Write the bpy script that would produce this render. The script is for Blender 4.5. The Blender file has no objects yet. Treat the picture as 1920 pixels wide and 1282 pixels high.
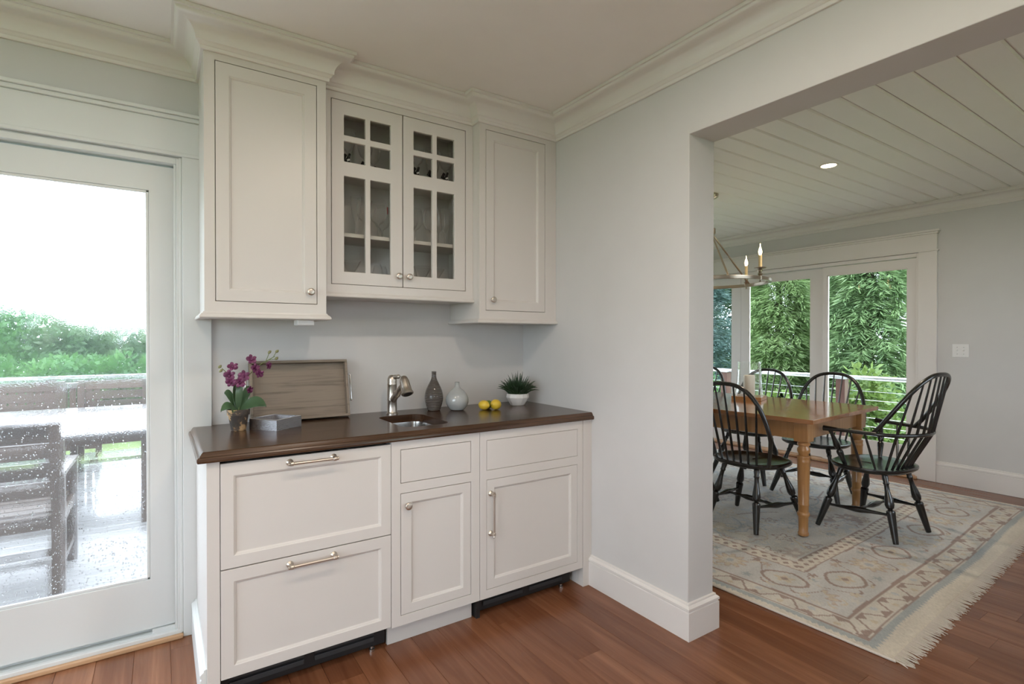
import bpy, math, random
import numpy as np
from mathutils import Vector, Matrix
from mathutils.geometry import tessellate_polygon
R = math.radians
PI = math.pi
scn = bpy.context.scene
COL = scn.collection
random.seed(7)

# ------------------------------------------------------------------ camera
CAM = Vector((-1.9003, -2.7228, 1.3046)); YAW, PITCH, ROLL = .5883, -.0067, .0004
fw = Vector((math.sin(YAW)*math.cos(PITCH), math.cos(YAW)*math.cos(PITCH), math.sin(PITCH)))
rt = Vector((math.cos(YAW), -math.sin(YAW), 0)); up = rt.cross(fw)
rt, up = rt*math.cos(ROLL)+up*math.sin(ROLL), up*math.cos(ROLL)-rt*math.sin(ROLL)
cd = bpy.data.cameras.new('camera'); cam = bpy.data.objects.new('camera', cd); COL.objects.link(cam)
cd.sensor_fit = 'HORIZONTAL'; cd.sensor_width = 36; cd.lens = 987.01/1920*36; cd.clip_start = .05; cd.clip_end = 200
cam.matrix_world = Matrix(((rt.x, up.x, -fw.x, CAM.x), (rt.y, up.y, -fw.y, CAM.y), (rt.z, up.z, -fw.z, CAM.z), (0, 0, 0, 1)))
scn.camera = cam

# ------------------------------------------------------------------ sky, lights, exposure
w = bpy.data.worlds.new('world'); scn.world = w; w.use_nodes = True
bg = w.node_tree.nodes['Background']; bg.inputs[0].default_value = (.80, .90, 1.0, 1); bg.inputs[1].default_value = 5.6
scn.cycles.transparent_max_bounces = 32
vs = scn.view_settings
vs.view_transform = 'Standard'; vs.look = 'None'; vs.exposure = 0.30; vs.gamma = 1; vs.use_curve_mapping = False

def area(name, loc, target, sx, sy, power, color, shape='RECTANGLE', spread=PI, portal=False):
    l = bpy.data.lights.new(name, 'AREA'); l.shape = shape; l.size = sx
    if shape in ('RECTANGLE', 'ELLIPSE'): l.size_y = sy
    l.energy = power; l.color = color; l.spread = spread
    o = bpy.data.objects.new(name, l); COL.objects.link(o); o.location = loc
    o.rotation_euler = (Vector(target)-Vector(loc)).to_track_quat('-Z', 'Y').to_euler()
    if portal: l.cycles.is_portal = True
    return o
# recessed ceiling lamps of the kitchen, out of frame
for lx, ly in ((-1.1, -1.9), (-2.4, -1.9), (-1.1, -3.4), (-2.4, -3.4)):
    area('kitchen_ceiling_lamp_offscreen', (lx, ly, 2.535), (lx, ly, 0), .14, .14, 9.5, (1.0, .85, .70), 'DISK')

# ------------------------------------------------------------------ mesh helpers
class M:
    def __init__(s): s.v = []; s.f = []
    def add(s, vs, fs):
        n = len(s.v); s.v += [tuple(p) for p in vs]; s.f += [tuple(i+n for i in f) for f in fs]; return s
    def box(s, x0, x1, y0, y1, z0, z1):
        if x0 > x1: x0, x1 = x1, x0
        if y0 > y1: y0, y1 = y1, y0
        if z0 > z1: z0, z1 = z1, z0
        return s.add([(x0,y0,z0),(x1,y0,z0),(x1,y1,z0),(x0,y1,z0),(x0,y0,z1),(x1,y0,z1),(x1,y1,z1),(x0,y1,z1)],
                     [(0,3,2,1),(4,5,6,7),(0,1,5,4),(1,2,6,5),(2,3,7,6),(3,0,4,7)])
    def obox(s, c, ax, ay, az, hx, hy, hz):
        c = Vector(c); ax = Vector(ax).normalized()*hx; ay = Vector(ay).normalized()*hy; az = Vector(az).normalized()*hz
        P = [c+a*ax+b*ay+d*az for d in (-1,1) for a, b in ((-1,-1),(1,-1),(1,1),(-1,1))]
        return s.add(P, [(0,3,2,1),(4,5,6,7),(0,1,5,4),(1,2,6,5),(2,3,7,6),(3,0,4,7)])
    def rings(s, rings, cap0=True, cap1=True, closed=False):
        n = len(rings[0]); k = len(rings); b = len(s.v)
        for r in rings: s.v += [tuple(p) for p in r]
        for i in range(k if closed else k-1):
            j = (i+1) % k
            for a in range(n):
                c = (a+1) % n
                s.f.append((b+i*n+a, b+i*n+c, b+j*n+c, b+j*n+a))
        if not closed:
            if cap0: s.f.append(tuple(b+a for a in range(n-1, -1, -1)))
            if cap1: s.f.append(tuple(b+(k-1)*n+a for a in range(n)))
        return s
    def turned(s, p0, p1, prof, seg=12, cap0=True, cap1=True):
        """lathe along p0->p1; prof = [(t, r)] with t in metres from p0 (or fraction when p1 given)"""
        p0 = Vector(p0); p1 = Vector(p1); d = p1-p0; L = d.length; d.normalize()
        a = d.orthogonal().normalized() if abs(d.z) < .999 else Vector((1, 0, 0)); b = d.cross(a)
        rr = []
        for t, r in prof:
            c = p0+d*(t*L)
            rr.append([c+(a*math.cos(2*PI*k/seg)+b*math.sin(2*PI*k/seg))*r for k in range(seg)])
        return s.rings(rr, cap0, cap1)
    def lathe(s, c, prof, seg=24, cap0=True, cap1=True, z=None):
        c = Vector(c)
        return s.rings([[c+Vector((r*math.cos(2*PI*k/seg), r*math.sin(2*PI*k/seg), h)) for k in range(seg)] for r, h in prof], cap0, cap1)
    def tube(s, pts, rad, seg=8, closed=False, flat=1.0):
        pts = [Vector(p) for p in pts]; n = len(pts)
        if not hasattr(rad, '__len__'): rad = [rad]*n
        T = []
        for i in range(n):
            a = pts[(i-1) % n] if closed or i > 0 else pts[i]; b = pts[(i+1) % n] if closed or i < n-1 else pts[i]
            T.append((b-a).normalized())
        u = T[0].orthogonal().normalized(); rr = []
        for i in range(n):
            u = (u-T[i]*u.dot(T[i])).normalized(); v = T[i].cross(u)
            rr.append([pts[i]+(u*math.cos(2*PI*k/seg)+v*math.sin(2*PI*k/seg)*flat)*rad[i] for k in range(seg)])
        return s.rings(rr, closed=closed)
    def holes(s, axis, a0, a1, b0, b1, c0, c1, holes):
        """plate in plane (a,b) with thickness c and rectangular holes [(a0,a1,b0,b1)]; axis = thickness axis"""
        A = sorted(set([a0, a1]+[q for h in holes for q in h[:2] if a0 < q < a1])); B = sorted(set([b0, b1]+[q for h in holes for q in h[2:] if b0 < q < b1]))
        solid = lambda i, j: 0 <= i < len(A)-1 and 0 <= j < len(B)-1 and not any(h[0]-1e-6 <= A[i] and A[i+1] <= h[1]+1e-6 and h[2]-1e-6 <= B[j] and B[j+1] <= h[3]+1e-6 for h in holes)
        def P(a, b, c): return {'y': (a, c, b), 'x': (c, a, b), 'z': (a, b, c)}[axis]
        idx = {}
        def V(i, j, k):
            if (i, j, k) not in idx: idx[(i, j, k)] = len(s.v); s.v.append(P(A[i], B[j], (c0, c1)[k]))
            return idx[(i, j, k)]
        for i in range(len(A)-1):
            for j in range(len(B)-1):
                if not solid(i, j): continue
                s.f.append((V(i,j,0), V(i+1,j,0), V(i+1,j+1,0), V(i,j+1,0))); s.f.append((V(i,j,1), V(i,j+1,1), V(i+1,j+1,1), V(i+1,j,1)))
                if not solid(i-1, j): s.f.append((V(i,j,0), V(i,j+1,0), V(i,j+1,1), V(i,j,1)))
                if not solid(i+1, j): s.f.append((V(i+1,j,0), V(i+1,j,1), V(i+1,j+1,1), V(i+1,j+1,0)))
                if not solid(i, j-1): s.f.append((V(i,j,0), V(i,j,1), V(i+1,j,1), V(i+1,j,0)))
                if not solid(i, j+1): s.f.append((V(i,j+1,0), V(i+1,j+1,0), V(i+1,j+1,1), V(i,j+1,1)))
        return s
    def shaker(s, x0, x1, z0, z1, yf, wl, th=.02, deep=.009, sl=.009):
        """recessed-panel front in the xz plane; wl = (left, right, bottom, top) frame widths; front at y=yf facing -y"""
        l, r, b, t = wl
        L = [[(x0,yf,z0),(x1,yf,z0),(x1,yf,z1),(x0,yf,z1)]]
        ix = (x0+l, x1-r, z0+b, z1-t)
        def rc(i, y): return [(ix[0]+i,y,ix[2]+i),(ix[1]-i,y,ix[2]+i),(ix[1]-i,y,ix[3]-i),(ix[0]+i,y,ix[3]-i)]
        L += [rc(-sl,yf), rc(-sl*.75,yf+.003), rc(-sl*.45,yf+.0035), rc(0,yf+deep)]
        back = [(x0,yf+th,z0),(x1,yf+th,z0),(x1,yf+th,z1),(x0,yf+th,z1)]
        return s.rings([back]+L, True, True)
    def mesh(s, name, smooth=False):
        m = bpy.data.meshes.new(name); m.from_pydata(s.v, [], s.f); m.validate(); m.update()
        import bmesh
        b = bmesh.new(); b.from_mesh(m); bmesh.ops.recalc_face_normals(b, faces=b.faces); b.to_mesh(m); b.free()
        if smooth: m.polygons.foreach_set('use_smooth', [True]*len(m.polygons))
        return m
    def build(s, name, mat, parent=None, smooth=False, bevel=0, kind=None, label=None, loc=None, seg=2, angle=35):
        m = s.mesh(name, smooth); m.materials.append(MAT[mat])
        o = bpy.data.objects.new(name, m); COL.objects.link(o)
        if parent: o.parent = parent
        if loc: o.location = loc
        if bevel:
            b = o.modifiers.new('bevel', 'BEVEL'); b.width = bevel; b.segments = seg; b.limit_method = 'ANGLE'; b.angle_limit = R(angle)
            b.harden_normals = False
        if smooth:
            try: m.set_sharp_from_angle(angle=R(40))
            except Exception: pass
        if kind: o['kind'] = kind
        if label: o['label'] = label
        return o

def tag(o, label=None, cat=None, group=None, kind=None):
    if label: o['label'] = label
    if cat: o['category'] = cat
    if group: o['group'] = group
    if kind: o['kind'] = kind
    return o
def thing(name, label, cat, loc=(0,0,0), rz=0, group=None):
    o = bpy.data.objects.new(name, None); COL.objects.link(o); o.location = loc; o.rotation_euler = (0,0,rz); o.empty_display_size = .1
    return tag(o, label, cat, group)
def struct(o): o['kind'] = 'structure'; return o
def sroot(name, loc=(0,0,0)):
    o = bpy.data.objects.new(name, None); COL.objects.link(o); o.location = loc; o['kind'] = 'structure'; return o
def children(o): return [c for c in bpy.data.objects if c.parent == o]
def copy_tree(o, parent=None):
    c = o.copy(); COL.objects.link(c); c.parent = parent
    for ch in children(o): copy_tree(ch, c)
    return c

# ------------------------------------------------------------------ materials
MAT = {}
class N:
    def __init__(s, name):
        s.m = bpy.data.materials.new(name); s.m.use_nodes = True; s.t = s.m.node_tree; s.n = s.t.nodes; s.n.clear(); s.out = s.n.new('ShaderNodeOutputMaterial'); MAT[name] = s.m
    def new(s, t, **kw):
        x = s.n.new('ShaderNode'+t)
        for k, v in kw.items(): setattr(x, k, v)
        return x
    def link(s, a, b): s.t.links.new(a, b)
    def noise(s, vec, scale, detail=4, rough=.55, dist=0):
        x = s.new('TexNoise'); x.inputs['Scale'].default_value = scale; x.inputs['Detail'].default_value = detail; x.inputs['Roughness'].default_value = rough; x.inputs['Distortion'].default_value = dist
        if vec is not None: s.link(vec, x.inputs['Vector'])
        return x
    def coord(s, scale=(1,1,1), kind='Object', rnd=False):
        tc = s.new('TexCoord'); mp = s.new('Mapping'); mp.inputs['Scale'].default_value = scale
        src = tc.outputs[kind]
        if rnd:
            oi = s.new('ObjectInfo'); ml = s.new('VectorMath', operation='SCALE'); ml.inputs[0].default_value = (13.1, 7.7, 5.3); s.link(oi.outputs['Random'], ml.inputs['Scale'])
            ad = s.new('VectorMath', operation='ADD'); s.link(src, ad.inputs[0]); s.link(ml.outputs[0], ad.inputs[1]); src = ad.outputs[0]
        s.link(src, mp.inputs['Vector']); return mp.outputs['Vector']
    def ramp(s, fac, stops):
        x = s.new('ValToRGB'); e = x.color_ramp.elements
        while len(e) < len(stops): e.new(.5)
        for q, (p, c) in zip(e, stops): q.position = p; q.color = (*c, 1)
        s.link(fac, x.inputs['Fac']); return x.outputs['Color']
    def mix(s, fac, a, b, mode='MIX'):
        x = s.new('Mix', data_type='RGBA', blend_type=mode)
        if hasattr(fac, 'node'): s.link(fac, x.inputs[0])
        else: x.inputs[0].default_value = fac
        for v, i in ((a, 6), (b, 7)):
            if hasattr(v, 'node'): s.link(v, x.inputs[i])
            else: x.inputs[i].default_value = (*v, 1)
        return x.outputs[2]
    def bump(s, h, strength, dist=.01):
        x = s.new('Bump'); x.inputs['Strength'].default_value = strength; x.inputs['Distance'].default_value = dist; s.link(h, x.inputs['Height']); return x.outputs['Normal']
    def pr(s, color, rough=.5, metal=0, normal=None, spec=None, coat=0, coat_rough=.1, trans=0, sss=0, emis=None, es=0):
        p = s.new('BsdfPrincipled')
        for v, i in ((color, 'Base Color'), (rough, 'Roughness')):
            if hasattr(v, 'node'): s.link(v, p.inputs[i])
            else: p.inputs[i].default_value = (*v, 1) if i == 'Base Color' else v
        p.inputs['Metallic'].default_value = metal
        if spec is not None: p.inputs['Specular IOR Level'].default_value = spec
        if coat: p.inputs['Coat Weight'].default_value = coat; p.inputs['Coat Roughness'].default_value = coat_rough
        if trans: p.inputs['Transmission Weight'].default_value = trans
        if emis: p.inputs['Emission Color'].default_value = (*emis, 1); p.inputs['Emission Strength'].default_value = es
        if normal is not None: s.link(normal, p.inputs['Normal'])
        s.link(p.outputs[0], s.out.inputs[0]); return p

def paint(name, c, rough=.55, var=.03, bs=.03):
    k = N(name); v = k.coord(); n = k.noise(v, 6, 3); n2 = k.noise(v, 260, 2)
    col = k.mix(n.outputs['Fac'], tuple(x*(1-var) for x in c), tuple(min(1, x*(1+var)) for x in c))
    k.pr(col, rough, normal=k.bump(n2.outputs['Fac'], bs, .002))
paint('wall_paint', (.62, .61, .605), .6)
paint('ceiling_paint', (.88, .85, .83), .7)
paint('trim_white', (.75, .72, .70), .35, .015, .02)
paint('cabinet_white', (.665, .635, .61), .35, .015, .02)
paint('cabinet_inside', (.60, .58, .55), .5, .02)
paint('plank_white', (.84, .83, .80), .45, .02, .02)
paint('vinyl_white', (.70, .72, .72), .4, .01, .01)
paint('gap_dark', (.02, .018, .016), .8)
paint('black_plastic', (.012, .012, .013), .45, .05, .02)
paint('grille_grey', (.035, .037, .04), .5, .05, .02)
paint('switch_plastic', (.80, .80, .80), .35, .01, .01)

def wood(name, stops, axis, rough=.3, grain=1.0, coat=0.0, ring=9, bumpy=.06, rnd=True, spread=.3):
    """grain runs along axis index"""
    k = N(name); sc = [ring, ring, ring]; sc[axis] = ring*.06
    v = k.coord(tuple(sc), rnd=rnd); n = k.noise(v, 1.6, 6, .62, 1.2)
    sc2 = [90, 90, 90]; sc2[axis] = 2.5
    v2 = k.coord(tuple(sc2), rnd=rnd); f = k.noise(v2, 1.0, 3, .6)
    oi = k.new('ObjectInfo')
    a = k.new('Math', operation='MULTIPLY_ADD'); k.link(oi.outputs['Random'], a.inputs[0]); a.inputs[1].default_value = spread if rnd else 0; a.inputs[2].default_value = -spread/2 if rnd else 0
    b = k.new('Math', operation='MULTIPLY_ADD'); k.link(f.outputs['Fac'], b.inputs[0]); b.inputs[1].default_value = .32*grain; k.link(a.outputs[0], b.inputs[2])
    c = k.new('Math', operation='ADD'); k.link(n.outputs['Fac'], c.inputs[0]); k.link(b.outputs[0], c.inputs[1])
    col = k.ramp(c.outputs[0], stops)
    k.pr(col, rough, normal=k.bump(f.outputs['Fac'], bumpy, .003), coat=coat, coat_rough=.12)
wood('floor_wood', [(.30, (.115, .040, .018)), (.55, (.175, .066, .031)), (.75, (.235, .096, .047)), (.95, (.31, .14, .072))], 1, .24, .7, 0, 7, .03, True, .24)
wood('counter_wood', [(.30, (.022, .0105, .006)), (.6, (.052, .025, .013)), (.9, (.095, .048, .025))], 0, .24, .9, .1, 8, .03, False)
wood('tray_wood', [(.35, (.062, .047, .036)), (.6, (.150, .117, .089)), (.85, (.25, .20, .155))], 0, .55, 2.2, 0, 18, .2, False)
wood('pine', [(.3, (.25, .110, .034)), (.6, (.38, .185, .064)), (.9, (.50, .27, .11))], 2, .3, .7, .3, 6, .03, False)
wood('pine_top', [(.3, (.20, .075, .024)), (.6, (.31, .125, .043)), (.9, (.42, .19, .072))], 1, .16, .7, .5, 6, .02, False)
wood('oak_sill', [(.3, (.40, .22, .11)), (.6, (.52, .31, .17)), (.9, (.62, .40, .24))], 0, .35, .8, 0, 8, .03, False)
wood('teak_grey', [(.3, (.045, .030, .022)), (.6, (.082, .055, .040)), (.9, (.13, .09, .068))], 0, .35, 1, 0, 8, .1)
wood('teak_grey_v', [(.3, (.045, .030, .022)), (.6, (.082, .055, .040)), (.9, (.13, .09, .068))], 2, .35, 1, 0, 8, .1)
wood('deck_wood', [(.3, (.28, .27, .265)), (.6, (.42, .41, .405)), (.9, (.56, .55, .545))], 0, .06, 1, 1, 8, .05)
wood('mahogany_post', [(.3, (.06, .025, .02)), (.6, (.10, .045, .035)), (.9, (.14, .07, .055))], 2, .35, 1, 0, 8, .05)
wood('bark', [(.3, (.03, .022, .016)), (.6, (.06, .045, .033)), (.9, (.10, .08, .06))], 2, .9, 1, 0, 8, .4)

def metal(name, c, rough, bs=0):
    k = N(name); v = k.coord((30, 30, 300)); n = k.noise(v, 3, 2)
    rr = k.new('Math', operation='MULTIPLY_ADD'); k.link(n.outputs['Fac'], rr.inputs[0]); rr.inputs[1].default_value = .04; rr.inputs[2].default_value = rough-.02
    k.pr(c, rr.outputs[0], 1.0, normal=k.bump(n.outputs['Fac'], bs, .002) if bs else None)
metal('nickel', (.58, .53, .475), .33)
metal('steel', (.56, .55, .54), .22)
metal('chrome', (.75, .75, .76), .12)
metal('antique_nickel', (.42, .36, .29), .28)
metal('silver_leaf', (.42, .41, .425), .26, .8)
metal('rail_metal', (.80, .82, .84), .25)
metal('aluminium', (.55, .54, .50), .4)

def windsor():
    k = N('black_lacquer'); v = k.coord((6, 6, 6)); n = k.noise(v, 4, 4); 
    col = k.ramp(n.outputs['Fac'], [(.35, (.006, .0065, .007)), (.7, (.013, .0125, .012)), (.85, (.03, .02, .014))])
    k.pr(col, .27, coat=.4, coat_rough=.18)
windsor()

def clear(name, tint, refl=1.0, rough=0.02, white_haze=0.0):
    k = N(name); t = k.new('BsdfTransparent'); t.inputs[0].default_value = (*tint, 1)
    g = k.new('BsdfGlossy'); g.inputs['Roughness'].default_value = rough; g.inputs['Color'].default_value = (1, 1, 1, 1)
    lw = k.new('LayerWeight'); lw.inputs['Blend'].default_value = .18
    ml = k.new('Math', operation='MULTIPLY'); k.link(lw.outputs['Fresnel'], ml.inputs[0]); ml.inputs[1].default_value = refl; ml.use_clamp = True
    mx = k.new('MixShader'); k.link(ml.outputs[0], mx.inputs[0]); k.link(t.outputs[0], mx.inputs[1]); k.link(g.outputs[0], mx.inputs[2])
    if white_haze:  # faint white haze mixed into the colour so clear glass bodies show
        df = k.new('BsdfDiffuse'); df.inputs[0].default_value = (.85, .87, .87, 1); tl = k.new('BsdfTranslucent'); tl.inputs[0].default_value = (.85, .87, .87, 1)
        a = k.new('MixShader'); k.link(df.outputs[0], a.inputs[1]); k.link(tl.outputs[0], a.inputs[2]); b = k.new('MixShader'); b.inputs[0].default_value = white_haze; k.link(mx.outputs[0], b.inputs[1]); k.link(a.outputs[0], b.inputs[2]); mx = b
    k.link(mx.outputs[0], k.out.inputs[0])
clear('pane_glass', (.96, .975, .97), .8)
clear('cabinet_pane', (.93, .93, .91), .5)
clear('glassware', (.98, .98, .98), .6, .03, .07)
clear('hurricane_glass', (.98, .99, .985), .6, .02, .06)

def wet():
    k = N('wet_pane'); v = k.coord((1, 1, .22)); v0 = k.coord((1, 1, 1))
    n1 = k.noise(v, 60, 3, .6); n2 = k.noise(v0, 170, 2, .5)
    ad = k.new('Math', operation='ADD'); k.link(n1.outputs['Fac'], ad.inputs[0]); k.link(n2.outputs['Fac'], ad.inputs[1])
    nm = k.bump(ad.outputs[0], .22, .004)
    t = k.new('BsdfTransparent'); t.inputs[0].default_value = (.96, .98, .99, 1)
    r = k.new('BsdfRefraction'); r.inputs['IOR'].default_value = 1.12; r.inputs['Roughness'].default_value = .03; r.inputs['Color'].default_value = (.97, .98, 1, 1); k.link(nm, r.inputs['Normal'])
    d = k.new('BsdfTranslucent'); d.inputs[0].default_value = (.85, .9, .95, 1)
    n3 = k.noise(v, 7, 3, .6); rm = k.ramp(n3.outputs['Fac'], [(.3, (.25, .25, .25)), (.7, (.65, .65, .65))])
    m1 = k.new('MixShader'); k.link(rm, m1.inputs[0]); k.link(t.outputs[0], m1.inputs[1]); k.link(r.outputs[0], m1.inputs[2])
    m2 = k.new('MixShader'); m2.inputs[0].default_value = .035; k.link(m1.outputs[0], m2.inputs[1]); k.link(d.outputs[0], m2.inputs[2])
    k.link(m2.outputs[0], k.out.inputs[0])
wet()
def drops():
    k = N('water_drop'); g = k.new('BsdfRefraction'); g.inputs['IOR'].default_value = 1.33; g.inputs['Roughness'].default_value = 0.02
    gl = k.new('BsdfGlossy'); gl.inputs['Roughness'].default_value = .03; mx = k.new('MixShader'); mx.inputs[0].default_value = .08
    k.link(g.outputs[0], mx.inputs[1]); k.link(gl.outputs[0], mx.inputs[2]); k.link(mx.outputs[0], k.out.inputs[0])
drops()
def emit(name, c, s):
    k = N(name); k.pr((.8, .75, .65), .4, emis=c, es=s)
emit('lamp_glow', (1.0, .80, .50), 14)
emit('bulb_glow', (1.0, .72, .38), 22)

def simple(name, c, rough=.5, var=.12, scale=20, coat=0, bs=.05, **kw):
    k = N(name); v = k.coord(); n = k.noise(v, scale, 4)
    k.pr(k.mix(n.outputs['Fac'], tuple(x*(1-var) for x in c), tuple(min(1, x*(1+var)) for x in c)), rough, coat=coat, normal=k.bump(n.outputs['Fac'], bs, .003), **kw)
simple('candle_wax', (.62, .50, .28), .5)
simple('pillar_wax', (.80, .72, .60), .5, .05)
simple('ceramic_pale', (.42, .44, .44), .06, .05, 8, .8, .01)
simple('ceramic_white', (.72, .71, .70), .45, .08, 30, 0, .25)
simple('lemon_skin', (.72, .50, .045), .38, .12, 14, .2, .15)
simple('lime_skin', (.16, .24, .03), .38, .15, 14, .2, .15)
simple('orchid_leaf', (.060, .115, .055), .32, .35, 14, .2)
simple('stem_green', (.14, .19, .06), .5, .2)
simple('bud_green', (.22, .22, .10), .5, .3, 60)
simple('grass_leaf', (.020, .047, .018), .42, .5, 30)
simple('soil', (.03, .022, .016), .9, .3, 80)
simple('deco_red', (.45, .02, .03), .4, .1)
simple('deco_black', (.015, .015, .015), .3, .1)
simple('deco_white', (.75, .75, .75), .3, .1)
simple('mauve_glass', (.45, .36, .42), .15, .1)

def petal():
    k = N('orchid_petal'); v = k.coord(); n = k.noise(v, 90, 3)
    k.pr(k.ramp(n.outputs['Fac'], [(.35, (.075, .006, .045)), (.55, (.14, .016, .085)), (.75, (.40, .18, .30))]), .5)
petal()
def potm():
    k = N('pot_clay'); v = k.coord(); n = k.noise(v, 22, 6, .7)
    k.pr(k.ramp(n.outputs['Fac'], [(.42, (.045, .036, .032)), (.52, (.075, .055, .042)), (.56, (.40, .25, .12)), (.7, (.52, .36, .20))]), .75, normal=k.bump(n.outputs['Fac'], .4, .004))
potm()
def smoke():
    k = N('smoke_glass'); v = k.coord(); wv = k.new('TexWave', wave_type='BANDS', bands_direction='Z'); wv.inputs['Scale'].default_value = 34; k.link(v, wv.inputs['Vector'])
    k.pr((.115, .10, .092), .10, coat=.6, coat_rough=.04, normal=k.bump(wv.outputs['Fac'], .8, .005))
smoke()
def leafm(name, stops, scale=3):
    k = N(name); v = k.coord(); n = k.noise(v, scale, 4, .7)
    col = k.ramp(n.outputs['Fac'], stops)
    d = k.new('BsdfDiffuse'); k.link(col, d.inputs[0]); t = k.new('BsdfTranslucent'); k.link(col, t.inputs[0])
    g = k.new('BsdfGlossy'); g.inputs['Roughness'].default_value = .45; g.inputs['Color'].default_value = (.6, .65, .7, 1)
    m1 = k.new('MixShader'); m1.inputs[0].default_value = .35; k.link(d.outputs[0], m1.inputs[1]); k.link(t.outputs[0], m1.inputs[2])
    m2 = k.new('MixShader'); m2.inputs[0].default_value = .05; k.link(m1.outputs[0], m2.inputs[1]); k.link(g.outputs[0], m2.inputs[2]); k.link(m2.outputs[0], k.out.inputs[0])
leafm('cypress_green', [(.3, (.12, .20, .095)), (.55, (.25, .37, .17)), (.75, (.42, .54, .30))])
leafm('fern_green', [(.3, (.17, .27, .10)), (.55, (.33, .46, .20)), (.75, (.50, .61, .32))])
leafm('spruce_blue', [(.3, (.06, .11, .105)), (.55, (.16, .26, .235)), (.75, (.34, .46, .41))])
leafm('dark_green', [(.3, (.05, .10, .05)), (.55, (.11, .19, .08)), (.75, (.20, .30, .13))])
leafm('shrub_lime', [(.3, (.09, .16, .035)), (.55, (.19, .28, .075)), (.75, (.34, .43, .15))], 6)
leafm('hedge_pale', [(.3, (.06, .13, .055)), (.5, (.13, .23, .10)), (.65, (.24, .30, .17)), (.8, (.36, .36, .26))], 1.5)
leafm('hedge_green', [(.3, (.04, .12, .04)), (.55, (.11, .25, .07)), (.75, (.22, .38, .12))], 2)
def lawn():
    k = N('lawn'); v = k.coord(); n = k.noise(v, 1.2, 6, .7); n2 = k.noise(v, 60, 2)
    k.pr(k.ramp(n.outputs['Fac'], [(.3, (.15, .23, .07)), (.7, (.26, .36, .12))]), .8, normal=k.bump(n2.outputs['Fac'], .5, .05))
lawn()
def rugm():
    k = N('rug_wool'); a = k.new('VertexColor'); a.layer_name = 'weave'; v = k.coord(); n = k.noise(v, 240, 2); n2 = k.noise(v, 3, 4)
    col = k.mix(.10, a.outputs[0], n2.outputs['Fac'], 'OVERLAY'); col = k.mix(.10, col, n.outputs['Fac'], 'OVERLAY')
    p = k.pr(col, .95, normal=k.bump(n.outputs['Fac'], .4, .004)); p.inputs['Sheen Weight'].default_value = .15
rugm()
simple('rug_fringe', (.62, .56, .50), .9, .15, 200)

# ------------------------------------------------------------------ structure
def sweep(path, prof, side=1):
    """mitred moulding; d is offset to the right of the path when side=1"""
    P = [Vector(p) for p in path]; n = len(P); offs = []
    for i in range(n):
        ns = []
        for a, b in ((i-1, i), (i, i+1)):
            if 0 <= a and b < n:
                t = (P[b]-P[a]).normalized(); ns.append(Vector((t.y, -t.x))*side)
        offs.append(ns[0] if len(ns) == 1 else (ns[0]+ns[1])/(1+ns[0].dot(ns[1])))
    return [[(P[i].x+offs[i].x*d, P[i].y+offs[i].y*d, z) for d, z in prof] for i in range(n)]

ZC = 2.55                                         # both ceilings
FLOOR_T = -.004
M().holes('z', -4.4, 3.98, -5.2, 3.3, -.06, FLOOR_T, [(-4.4, 0, 0, 3.3)]).build('floor', 'floor_wood', kind='structure')
floor = bpy.data.objects['floor']
# floor planks, one object each, running along y
def plank_mesh(L, wd=.1242, th=.0045, c=.0012):
    m = M(); h = wd/2
    m.rings([[(-h,0,-th),(h,0,-th),(h,0,-c),(h-c,0,0),(-h+c,0,0),(-h,0,-c)], [(-h,L,-th),(h,L,-th),(h,L,-c),(h-c,L,0),(-h+c,L,0),(-h,L,-c)]])
    me = m.mesh('plank'); me.materials.append(MAT['floor_wood']); return me
PL = {}
rng = random.Random(3)
k0 = -20
for k in range(-20, 35):
    xc = -.371+.125*(k+.5)
    if xc > 3.9: break
    ya, yb = (-2.9, .02) if xc < .02 else (-2.9, 3.2)
    y = ya-rng.choice((0, .3, .6, .9))
    while y < yb:
        L = rng.choice((.9, 1.1, 1.3, 1.5, 1.7)) if xc < .3 else rng.choice((1.3, 1.5, 1.7, 1.9))
        if y+L > yb: L = max(.2, round(yb-y, 1))
        if L not in PL: PL[L] = plank_mesh(L-.0008)
        o = bpy.data.objects.new('plank', PL[L]); COL.objects.link(o); o.parent = floor; o.location = (xc, y, 0)
        y += L

M().box(-4.4, 0, -5.2, 0, ZC, ZC+.05).build('ceiling', 'ceiling_paint', kind='structure')
dc = M().box(.173, 3.98, -3.15, 3.3, ZC+.012, ZC+.06).build('ceiling', 'plank_white', kind='structure')
h = .159/2-.0025; L = 3.80; c = .008
pm = M().rings([[(x,-h,.0118),(x,-h,c),(x,-h+c,0),(x,h-c,0),(x,h,c),(x,h,.0118)] for x in (0, L)]).mesh('ceiling_plank'); pm.materials.append(MAT['plank_white'])
y = -1.8675-.159*7.5
while y < 3.2:
    o = bpy.data.objects.new('ceiling_plank', pm); COL.objects.link(o); o.parent = dc; o.location = (.178, y, ZC); y += .159

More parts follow.
